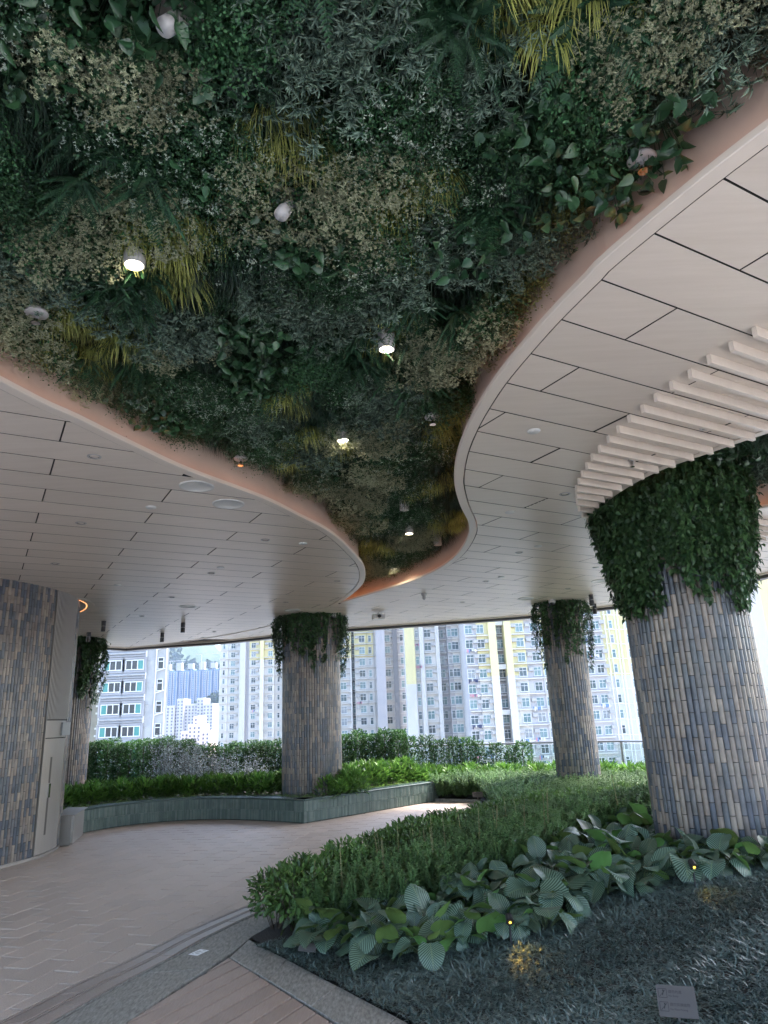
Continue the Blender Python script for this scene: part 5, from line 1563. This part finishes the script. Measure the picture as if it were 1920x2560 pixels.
SV = [m_silver() for _ in range(2)]
for i, (x, y, s_, sz) in enumerate([(-4.85, 15.75, 0.8, 1.15), (-4.35, 15.65, 0.8, 0.9), (-3.85, 15.75, 0.8, 0.85), (-3.35, 15.6, 0.75, 0.75), (-4.5, 16.1, 0.85, 1.05), (-3.05, 15.8, 0.7, 0.72)]):
    place('silver_bush', SV[i % 2], x, y, zs, 'airy silver-leaved bush in the planter before the dark tall hedge', 'bush', 'silvery bushes of the raised planter', s_, sz)

# ---- garden lamps in the lawn edge, signs, floor sticker ------------------------------------
for (x, y), lab in zip([(0.78, 5.62), (2.28, 5.98)], ['small yellow garden lamp glowing on the grass at the striped leaves', 'small yellow garden lamp glowing on the grass nearer the thick column']):
    z = bed_z(x, y)
    o = empty('garden_lamp', (x, y, z), label=lab, cat='garden lamp')
    m = MB(); m.cyl((0, 0, 0), (0, 0, 0.16), 0.008, n=8); m.obj('spike', M['black'], o)
    m = MB(); m.cyl((0, 0.02, 0.185), (0, -0.03, 0.155), 0.026, 0.03, n=12); m.obj('head', M['black'], o)
    m = MB(); m.cyl((0, -0.031, 0.1545), (0, -0.034, 0.1525), 0.009, n=12); m.obj('lens', M['ylamp'], o)
    L = bpy.data.lights.new('lamp_light', 'SPOT'); L.energy = 0.3; L.color = (1, 0.66, 0.12); L.spot_size = rad(80); L.spot_blend = 0.6; L.shadow_soft_size = 0.02
    lo = link('lamp_light', L, o, (0, -0.045, 0.15)); lo.rotation_euler = Vector((0.35, -0.62, -0.62)).to_track_quat('-Z', 'Y').to_euler()
def text_mesh(body, size, material):
    cu = bpy.data.curves.new('lettering', 'FONT'); cu.body = body; cu.size = size; cu.align_x = 'LEFT'; cu.resolution_u = 2
    ob = bpy.data.objects.new('lettering', cu); COL.objects.link(ob)
    dg = bpy.context.evaluated_depsgraph_get()
    me = bpy.data.meshes.new_from_object(ob.evaluated_get(dg))
    bpy.data.objects.remove(ob)
    me.materials.clear(); me.materials.append(material)
    return me
def sign(label, x, y, z, yaw, tilt, w, h, rows, roll=0.0, post=0.12):
    o = empty('plant_sign', (x, y, z), yaw, label, 'sign')
    R = Matrix.Rotation(tilt, 4, 'X') @ Matrix.Rotation(roll, 4, 'Y')
    m = MB(); m.cyl((0, 0.01, -0.06), (0, 0.004, post), 0.007, n=8); m.obj('stake', M['steel'], o)
    m = MB(); m.box((0, 0, 0), (w, h, 0.006)); pl = m.obj('plate', M['plate'], o); pl.matrix_local = Matrix.Translation((0, 0, post)) @ R
    for (tx, ty, s_, body) in rows:
        if body == 'ICON':
            k = MB()
            for bx_ in (((0, s_ / 2), (s_, 0.0022)), ((0, -s_ / 2), (s_, 0.0022)), ((-s_ / 2, 0), (0.0022, s_)), ((s_ / 2, 0), (0.0022, s_))):
                k.box((bx_[0][0], bx_[0][1], 0.0036), (bx_[1][0], bx_[1][1], 0.0006))
            k.box((0, 0, 0.0036), (s_ * 1.1, 0.0022, 0.0006), 0.8); k.box((s_ * .05, 0.0, 0.0037), (0.0045, s_ * 0.5, 0.0006), -0.3); k.cyl((s_ * .1, s_ * 0.3, 0.0033), (s_ * .1, s_ * 0.3, 0.0041), s_ * 0.1, n=10)
            q = k.obj('pictogram', M['ink'], pl); q.location = (tx + s_ / 2, ty, 0)
        else:
            q = link('lettering', text_mesh(body, s_, M['ink']), pl, (tx, ty, 0.0036))
sign('grey metal notice on a stake standing in the dark lawn', 1.46, 4.33, bed_z(1.46, 4.33), rad(-17), rad(52), 0.195, 0.15,
     [(-0.088, 0.035, 0.042, 'ICON'), (-0.038, 0.038, 0.017, '請勿內進'), (-0.038, 0.020, 0.013, 'No Entry'), (-0.088, -0.028, 0.042, 'ICON'), (-0.038, -0.022, 0.017, '請勿採摘植物'), (-0.038, -0.043, 0.013, 'No Plant Picking')], 0.0, 0.10)
sign('small grey notice on a stake below the low hedge corner', -0.70, 5.93, bed_z(-0.7, 5.93), rad(-20), rad(50), 0.145, 0.085,
     [(-0.066, 0.018, 0.028, 'ICON'), (-0.032, 0.014, 0.015, '請勿採摘植物'), (-0.032, -0.006, 0.009, 'No Plant Picking')], 0.0, 0.07)
sign('small grey notice in the ferns at the end of the path', 1.62, 14.75, 0.05, rad(-6), rad(55), 0.2, 0.11,
     [(-0.08, 0.018, 0.028, 'ICON'), (-0.04, 0.014, 0.016, '請勿採摘植物'), (-0.04, -0.006, 0.01, 'No Plant Picking')], 0.0, 0.14)
st_ = empty('floor_sticker', (-1.585, 6.175, 0.0035), rad(-26), 'small white printed sticker lying on the grey granite border', 'sticker')
m = MB(); m.box((0, 0, 0), (0.088, 0.135, 0.001)); m.obj('sheet', M['paper'], st_)
m = MB()
for yy, wd, xo in ((0.045, 0.03, 0.018), (0.028, 0.02, -0.012), (0.012, 0.066, 0), (-0.012, 0.05, -0.006), (-0.03, 0.03, 0.01), (-0.045, 0.018, -0.02)):
    m.box((xo, yy, 0.0008), (wd, 0.005, 0.0004))
m.obj('print', M['ink'], st_)
# ================================================================== THE CITY BEYOND
CW = {
 'white': mat('tower_white', (0.50, 0.482, 0.45), 0.8, c2=(0.55, 0.53, 0.50), scale=0.15),
 'yellow': mat('tower_yellow', (0.56, 0.50, 0.27), 0.8, c2=(0.60, 0.54, 0.30), scale=0.15),
 'lav': mat('tower_lavender', (0.40, 0.385, 0.395), 0.8, c2=(0.44, 0.425, 0.435), scale=0.15),
 'grey': mat('tower_grey', (0.15, 0.155, 0.165), 0.8),
 'slot': mat('tower_recess', (0.2, 0.185, 0.18), 0.8, c2=(0.25, 0.235, 0.225), scale=0.4),
 'shade': mat('tower_side', (0.47, 0.46, 0.45), 0.8),
}
FRAME = mat('window_frame', (0.66, 0.66, 0.66), 0.5)
pane_m = ramp_mat('window_pane', [(0.05, 0.08, 0.085), (0.10, 0.17, 0.175), (0.16, 0.24, 0.245), (0.035, 0.05, 0.055), (0.13, 0.2, 0.21), (0.07, 0.1, 0.115), (0.22, 0.24, 0.25)], 0.12, 'OBJECT')
def win_mesh(w, h, nx, top=0.34):
    fr = MB(); t_ = 0.07
    for x in (-w / 2, w / 2): fr.box((x, -0.06, 0), (t_, 0.14, h + t_))
    for z in (-h / 2, h / 2, h / 2 - top * h): fr.box((0, -0.06, z), (w, 0.12, t_))
    for i in range(1, nx): fr.box((-w / 2 + w * i / nx, -0.055, 0), (t_ * 0.8, 0.1, h))
    fr.box((0, -0.14, -h / 2 - 0.06), (w + 0.2, 0.3, 0.06))
    pn = MB(); pn.box((0, -0.02, 0), (w, 0.03, h))
    return fr.mesh('window', FRAME), pn.mesh('pane', pane_m)
WM = {'W': win_mesh(1.35, 1.55, 2), 'N': win_mesh(0.7, 1.5, 1), 'D': win_mesh(1.25, 1.5, 2), 'L': win_mesh(1.9, 1.5, 3)}
ac = MB(); ac.box((0, -0.3, 0), (0.9, 0.55, 0.6)); ac.box((0, -0.32, -0.31), (0.95, 0.62, 0.07)); ac.cyl((0.08, -0.551, 0), (0.08, -0.565, 0), 0.19, n=12, mi=1)
AC = ac.mesh('air_conditioner', [mat('ac_white', (0.36, 0.35, 0.34), 0.5), mat('ac_fan', (0.05, 0.05, 0.055), 0.6)])
LAUN = []
for s_ in range(4):
    m = MB()
    m.cyl((-0.85, -0.75, 0.02), (0.85, -0.75, 0.02), 0.02, n=6)
    for i in range(6):
        wd = random.uniform(0.16, 0.3); hh = random.uniform(0.35, 0.75)
        m.box((-0.75 + i * 0.29, -0.75 + random.uniform(-.05, .05), -hh / 2), (wd, 0.03, hh), random.uniform(-.2, .2), mi=random.randint(1, 4))
    LAUN.append(m.mesh('laundry', [M['rail'], mat('cloth_navy', (0.03, 0.04, 0.09), 0.9), mat('cloth_white', (0.6, 0.6, 0.6), 0.9), mat('cloth_pink', (0.45, 0.2, 0.24), 0.9), mat('cloth_blue', (0.12, 0.22, 0.4), 0.9)]))
def tower(name, label, Y, segs, zy, zlo, zhi, storey, z_ref, top=64, depth=16):
    """segs: (x0, x1, setback, lower colour, upper colour, window kind or None, air conditioner side, ledge)"""
    x0, x1 = min(s[0] for s in segs), max(s[1] for s in segs)
    root = empty(name, ((x0 + x1) / 2, Y, CITY), label=label, cat='tower')
    def add(o): return rel(o, root)
    m = MB(); m.box(((x0 + x1) / 2, Y + 3.2 + depth / 2, (CITY + top) / 2), (x1 - x0 - 0.2, depth, top - CITY - 0.2)); add(m.obj('wall', CW['shade']))
    for (a, b_, sb, c0, c1, wk, acs, ledge) in segs:
        for (za, zb, cc) in ((CITY, zy, c0), (zy, top, c1)):
            m = MB(); m.box(((a + b_) / 2, Y + sb + 2, (za + zb) / 2), (b_ - a, 4.0, zb - za)); add(m.obj('wall', CW[cc]))
        fl = []
        z = z_ref
        while z > zlo: z -= storey
        while z < zhi:
            fl.append(z); z += storey
        if ledge:
            m = MB()
            for z in fl:
                m.box(((a + b_) / 2, Y + sb - 0.33, z - storey / 2 + 0.12), (b_ - a - 0.05, 0.7, 0.18))
            add(tag(m.obj('floor_ledge', CW['white'], None), kind='stuff'))
        if wk:
            cx = (a + b_) / 2
            for z in fl:
                xs_ = [cx] if wk != 'D' else [cx - 0.95, cx + 0.95]
                sh_ = 0.0
                if acs and wk != 'D': sh_ = -0.38 * acs
                for x in xs_:
                    fr = link('window', WM[wk][0], root, Vector((x + sh_, Y + sb - 0.01, z)) - root.location)
                    link('pane', WM[wk][1], fr)
                if acs and wk == 'D':
                    for q in (-1, 1): link('air_conditioner', AC, root, Vector((cx + q * 2.0, Y + sb, z + 0.5)) - root.location)
                elif acs and random.random() < 0.92:
                    link('air_conditioner', AC, root, Vector((cx + sh_ + acs * 1.2, Y + sb, z + 0.45)) - root.location)
    return root
def hang(x, Y, z, lab):
    tag(link('laundry', random.choice(LAUN), None, (x, Y, z)), lab, 'laundry', 'laundry drying at the tower windows')
W_, Y_, L_ = 'white', 'yellow', 'lav'
tower('apartment_tower', 'white and pale yellow apartment tower left of the planter column', 225, [
    (-54.0, -51.4, 0, W_, W_, 'N', 0, 1), (-51.4, -47.6, 0.3, W_, W_, 'W', 1, 1), (-47.6, -45.8, -0.6, 'shade', 'shade', None, 0, 0), (-45.8, -44.7, 0.8, L_, L_, None, 0, 0),
    (-44.7, -41.2, 0.2, W_, Y_, 'W', 1, 1), (-41.2, -40.0, -0.5, W_, Y_, None, 0, 0), (-40.0, -36.8, 0.4, W_, Y_, 'W', -1, 1), (-36.8, -34.2, 1.2, W_, W_, 'N', 0, 1), (-34.2, -31.0, 0.2, W_, W_, 'W', 1, 1)], 21, -12, 42, 2.72, 20.2)
tower('apartment_tower', 'white tower with lavender blank wall and grey stripe right of the planter column', 172, [
    (-15.5, -12.3, 0.3, W_, Y_, 'W', 1, 1), (-12.3, -9.7, 0, W_, Y_, 'W', 1, 1), (-9.7, -9.35, -0.7, W_, Y_, None, 0, 0), (-9.35, -8.6, 2.5, 'slot', 'slot', 'N', 0, 1), (-8.6, -5.6, 0.1, W_, Y_, 'W', -1, 1), (-5.6, -4.0, 0.4, W_, Y_, 'N', 0, 1), (-4.0, -3.3, 0.8, W_, W_, None, 0, 1),
    (-3.3, -1.1, -1.8, L_, L_, None, 0, 0), (-1.1, 0.75, 1.2, W_, W_, 'W', 1, 1), (0.75, 1.95, 0.2, 'grey', 'grey', None, 0, 0), (1.95, 3.85, 1.0, L_, L_, 'W', -1, 1)], 16.1, -8, 30, 2.76, 15.0)
tower('apartment_tower', 'tower with yellow blank wall over white and a deep lavender recess', 146, [
    (3.2, 5.2, -0.8, W_, Y_, None, 0, 0), (5.2, 6.2, 0.2, W_, W_, 'N', 0, 1), (6.2, 7.1, -0.4, W_, W_, None, 0, 0), (7.1, 9.5, 0.2, W_, W_, 'W', 1, 1), (9.5, 10.3, -0.6, W_, W_, None, 0, 0), (10.3, 12.0, 2.4, L_, L_, 'W', 1, 1), (12.0, 13.0, 0.8, L_, L_, 'N', 0, 1), (13.0, 15.0, 0.3, W_, W_, 'W', 1, 1), (15.0, 15.8, -0.3, W_, W_, None, 0, 0)], 8.1, -9, 27, 2.72, 7.4)
rootD = tower('apartment_tower', 'white tower with yellow upper floors and brown stair slot left of the slim column', 133, [
    (14.4, 16.55, 0.4, L_, L_, 'W', 1, 1), (16.55, 18.7, 0.2, W_, Y_, 'W', 1, 1), (18.7, 20.15, -0.6, W_, Y_, None, 0, 0), (20.15, 21.7, 2.2, 'slot', 'slot', 'L', 0, 1), (21.7, 23.0, -0.6, W_, Y_, None, 0, 0), (23.0, 25.6, 0.2, W_, Y_, 'W', -1, 1), (25.6, 28.5, 0.4, L_, L_, 'W', -1, 1), (28.5, 31.0, 0.2, W_, Y_, 'W', 1, 1)], 8.4, -10, 25, 2.74, 9.0)
for zz in (-4.6, 1.9, 10.1, 18.3):
    m = MB(); m.box((20.92, 134.6, zz), (1.5, 2.8, 0.9)); rel(m.obj('bridge', CW['white']), rootD)
rootE = tower('apartment_tower', 'tower with paired windows and white drain pipes right of the slim column', 134, [
    (35.4, 36.5, 0.6, W_, W_, None, 0, 0), (36.5, 40.6, 0.2, L_, L_, 'D', 1, 1), (40.6, 44.2, 0.5, W_, Y_, 'N', 0, 0), (44.2, 47.4, 0.9, W_, Y_, 'N', 0, 0)], 7.7, -12, 24, 2.74, 6.3)
for x in (41.3, 42.0, 43.3, 43.9, 45.0, 46.7):
    m = MB(); m.cyl((x, 134.2, CITY), (x, 134.2, 60), 0.09, n=8); rel(m.obj('drain_pipe', FRAME), rootE)
for k in range(12):
    m = MB(); m.cyl((41.0, 134.15, -11 + k * 2.74), (46.9, 134.5, -11 + k * 2.74 - 0.3), 0.05, n=6); rel(m.obj('branch_pipe', FRAME), rootE)
for x, Y, z in [(15.3, 133.4, 8.3), (15.3, 133.4, 5.6), (15.4, 133.4, 0.2), (15.4, 133.4, 13.8), (15.3, 133.4, -5.2), (17.4, 133.2, -5.0), (26.7, 133.4, 3.0), (26.7, 133.4, -2.4), (24.0, 133.2, -2.6), (27.0, 133.4, -5.5), (37.8, 134.2, 15.0), (38.4, 134.2, 12.0), (39.4, 134.2, 3.0), (38.9, 134.2, -8.0), (13.8, 146.3, -2.6), (5.6, 146.2, 16.5), (6.0, 146.2, 12.0), (-7.5, 172.1, 6.0), (-42.5, 225.2, 6.0), (-0.2, 173.2, -4.0)]:
    hang(x, Y, z - 0.3, 'row of washing hung out below an apartment window')

# ---- grey block under renovation with teal panes -----------------------------------------
YR = 92
RW = mat('render_grey', (0.31, 0.31, 0.305), 0.9, c2=(0.41, 0.41, 0.4), scale=0.7, detail=8)
RL = mat('render_pale', (0.36, 0.37, 0.41), 0.9, c2=(0.45, 0.46, 0.5), scale=0.9, detail=8, stretch=(1, 1, 3))
RB = mat('render_buff', (0.27, 0.26, 0.225), 0.9, c2=(0.33, 0.315, 0.28), scale=0.6, detail=8)
reno = empty('renovation_block', (-34, YR, CITY), label='bare grey concrete block with teal-and-dark windows and white pipes', cat='building')
def R(m, n, mt): return rel(m.obj(n, mt), reno)
for a, b_, sb, mt in ((-48, -37.45, 0.6, RB), (-37.45, -31.8, 0.2, RL), (-31.8, -30.6, 0.35, RW), (-30.6, -28.9, 0.5, RW)):
    m = MB(); m.prism([(a, YR + sb), (b_, YR + sb), (b_ * 1.13, YR + 12), (a * 1.13, YR + 12)], CITY, 34); R(m, 'wall', mt)
TEAL = mat('teal_pane', (0.05, 0.22, 0.2), 0.2); DARKP = mat('dark_pane', (0.03, 0.035, 0.04), 0.15)
HOOD = mat('window_surround', (0.3, 0.3, 0.31), 0.8)
wf = MB()
for x in (-1.15, -0.38, 0.38, 1.15): wf.box((x, -0.1, 0), (0.09, 0.12, 1.25))
for z in (-0.6, 0.6): wf.box((0, -0.1, z), (2.38, 0.12, 0.1))
wfm = wf.mesh('window', FRAME)
sr = MB()
for x in (-1.42, 1.42): sr.box((x, -0.06, 0), (0.24, 0.25, 1.9))
for z in (-0.86, 0.86): sr.box((0, -0.06, z), (3.05, 0.3, 0.2))
srm = sr.mesh('surround', HOOD)
pm = MB(); pm.box((0, -0.05, 0), (0.68, 0.03, 1.1)); tealm = pm.mesh('pane', TEAL); darkm = pm.mesh('pane', DARKP)
nw = MB()
for x in (-0.36, 0.36): nw.box((x, -0.08, 0), (0.08, 0.12, 1.5))
for z in (-0.72, 0.25, 0.72): nw.box((0, -0.08, z), (0.8, 0.12, 0.09))
nwm = nw.mesh('window', FRAME)
np_ = MB(); np_.box((0, -0.04, 0), (0.7, 0.03, 1.42)); npm = np_.mesh('pane', DARKP)
for k in range(-4, 7):
    z = 1.35 + 2.755 * k
    for x, flip in ((-36.05, 1), (-33.2, -1)):
        w_ = link('window', wfm, reno, Vector((x, YR + 0.2, z)) - reno.location)
        link('surround', srm, w_)
        for q, mm in ((-0.77 * flip, tealm), (0.0, darkm), (0.77 * flip, darkm)):
            link('pane', mm, w_, (q, 0, 0))
    w_ = link('window', nwm, reno, Vector((-29.9, YR + 0.5, z + 0.1)) - reno.location); link('pane', npm, w_)
    m = MB(); m.box((-34.6, YR - 0.0, z - 1.28), (5.6, 0.35, 0.14)); R(m, 'floor_ledge', RW)
    m = MB(); m.box((-34.6, YR + 0.05, z + 1.12), (5.6, 0.3, 0.1)); R(m, 'floor_ledge', HOOD)
    m = MB(); m.cyl((-31.75, YR + 0.1, z + 0.5), (-31.2, YR + 0.1, z + 0.5), 0.05, n=6); R(m, 'pipe_stub', HOOD)
    m = MB(); m.cyl((-30.4, YR + 0.3, z - 0.9), (-29.3, YR + 0.25, z - 0.6), 0.06, n=6); R(m, 'branch_pipe', FRAME)
    for q in (0, 1): m = MB(); m.box((-37.8, YR + 0.5, z + 0.5 - q * 0.9), (0.3, 0.3, 0.22)); R(m, 'wall_box', FRAME)
for x, r_ in ((-31.75, 0.09), (-30.45, 0.08), (-37.5, 0.07), (-29.1, 0.06)):
    m = MB(); m.cyl((x, YR + 0.2, CITY), (x, YR + 0.2, 33), r_, n=8); R(m, 'drain_pipe', FRAME)
m = MB(); m.box((-38.95, YR - 0.3, -2), (0.85, 0.5, 52)); ch = m.obj('rubbish_chute', mat('chute_yellow', (0.75, 0.62, 0.03), 0.6)); tag(ch, 'bright yellow vertical chute running down the grey block', 'chute')

# ---- farther blocks, blue-netted towers, hill ---------------------------------------------
def far_block(name, label, parts, Y, wall_m, win_m, storey, bay, cat='tower'):
    x0 = min(p[0] for p in parts); x1 = max(p[1] for p in parts)
    root = empty(name, ((x0 + x1) / 2, Y, CITY), label=label, cat=cat)
    for a, b_, top, sb in parts:
        m = MB(); m.box(((a + b_) / 2, Y + sb + 12, (CITY + top) / 2), (b_ - a, 24, top - CITY)); rel(m.obj('wall', wall_m), root)
        m = MB(); z = top - storey
        while z > max(CITY, -60) + storey:
            n = max(1, int((b_ - a) / bay))
            for i in range(n):
                m.box((a + (i + 0.5) * (b_ - a) / n, Y + sb - 0.05, z), (bay * 0.5, 0.5, storey * 0.5))
            z -= storey
        rel(tag(m.obj('far_window', win_m), kind='stuff'), root)
    return root
fw = mat('far_white', (0.42, 0.40, 0.41), 0.9); fwin = mat('far_window', (0.12, 0.12, 0.14), 0.4); fp = mat('far_pink', (0.62, 0.5, 0.47), 0.9)
far_block('apartment_block', 'distant white block with pinkish roof huts below the blue towers', [(-213, -205, 21, 0), (-203.5, -197, 27, 2), (-205, -203.5, 21, 4), (-197, -184.5, 22, 6), (-184.5, -178, 27, 2), (-178, -168.5, 21.5, 0)], 680, fw, fwin, 2.9, 2.9)
far_block('apartment_block', 'lower distant cream block with stepped top before the white block', [(-163, -157, -2, 0), (-157, -147, 3, -2), (-147, -141, -2, 0), (-154, -150, 9, 1)], 560, fp, fwin, 2.9, 2.6)
netb = mat('blue_net', (0.12, 0.19, 0.33), 0.9, c2=(0.16, 0.23, 0.38), scale=0.05); conc = mat('far_concrete', (0.42, 0.38, 0.38), 0.9)
bx_ = -386
for i in range(6):
    r_ = far_block('unfinished_tower', 'blue-netted unfinished tower with pale roof huts below the hill', [(bx_, bx_ + 8, 92, 0), (bx_ + 8, bx_ + 13, 95, 3), (bx_ + 13, bx_ + 18.5, 92, 0)], 1200, netb, conc, 3.0, 2.7)
    r_['group'] = 'blue-netted towers below the hill'
    for q in range(4):
        m = MB(); m.box((bx_ + 1 + q * 5.4, 1199.4, 10), (0.9, 1.0, 160)); rel(m.obj('rib', conc), r_)
    m = MB(); m.box((bx_ + 9, 1206, 99), (9, 10, 9 + 4 * (i % 2))); rel(m.obj('roof_hut', conc), r_)
    bx_ += 19.4
for x, y, z in ((-318, 1195, 118), (-371, 1195, 108)):
    o = empty('tower_crane', (x, y, 92), label='thin tower crane on the left unfinished tower' if x < -340 else 'thin tower crane on the right unfinished tower', cat='crane')
    m = MB(); m.box((0, 0, (z - 92) / 2), (0.9, 0.9, z - 92)); m.obj('mast', conc, o)
    m = MB(); m.box((8, 0, z - 92), (36, 0.7, 1.0)); m.obj('jib', conc, o)
hm = mat('hill_green', (0.02, 0.04, 0.022), 0.95, c2=(0.04, 0.065, 0.033), scale=0.02, detail=10)
m = MB(); nxh, nyh = 110, 40
def hill_z(x, y):
    t = (y - 1270) / 700
    r_ = 300 * smooth01(t * 1.15) * (0.8 + 0.22 * math.sin(x * 0.006 + 1) + 0.1 * math.sin(x * 0.017))
    return CITY + 70 * smooth01((y - 900) / 330) * (0.85 + 0.3 * math.sin(x * 0.02)) + r_ + 7 * math.sin(x * 0.07 + y * 0.03) * t + 5 * math.sin(x * 0.15) * math.cos(y * 0.11)
V = [(-1300 + 2600 * i / nxh, 900 + 1300 * j / nyh, hill_z(-1300 + 2600 * i / nxh, 900 + 1300 * j / nyh)) for j in range(nyh + 1) for i in range(nxh + 1)]
F = [(j * (nxh + 1) + i, j * (nxh + 1) + i + 1, (j + 1) * (nxh + 1) + i + 1, (j + 1) * (nxh + 1) + i) for j in range(nyh) for i in range(nxh)]
m.raw(V, F); tag(m.obj('hill', hm, smooth=True), kind='structure')
# tree canopy on the hill foot, seen as a mass
f = Fol(); n = 9000
xs_, ys_ = U_(-620, -150, n), U_(900, 1700, n)
zz = np.array([hill_z(a, b_) for a, b_ in zip(xs_, ys_)])
f.add(round_leaf, np.column_stack([xs_, ys_, zz]), rdir(n, 0.2, 1), rdir(n, -1, 1), U_(10, 18, n), U_(9, 15, n))
tag(link('hill_forest', f.mesh('hill_forest', leafmat('forest', (0.018, 0.036, 0.02), (0.04, 0.065, 0.033), 0.8, 0))), 'woods covering the hill behind the blue-netted towers', 'forest', kind='stuff')
tower('apartment_tower', 'cream tower edge seen right of the thick ivy column', 150, [(82.5, 86, 0, W_, Y_, 'W', 1, 1), (86, 90, 0.3, W_, Y_, 'W', 1, 1)], 8, -8, 34, 2.74, 6.3)

# ---- haze over the city --------------------------------------------------------------------
HAZE = True
if HAZE:
    m = MB(); m.box((0, 0, 200), (6200, 6200, 462)); hz = tag(m.obj('haze', None), kind='stuff')
    hz.data.materials.clear()
    hmt = bpy.data.materials.new('haze'); hmt.use_nodes = True
    nt = hmt.node_tree
    for n_ in list(nt.nodes):
        if n_.type == 'BSDF_PRINCIPLED': nt.nodes.remove(n_)
    pv = nt.nodes.new('ShaderNodeVolumePrincipled')
    pv.inputs['Color'].default_value = (0.6, 0.78, 1.0, 1)
    pv.inputs['Density'].default_value = 0.00012
    pv.inputs['Anisotropy'].default_value = 0.2
    nt.links.new(pv.outputs[0], nt.nodes['Material Output'].inputs['Volume'])
    hz.data.materials.append(hmt)
print('objects', len(bpy.data.objects))
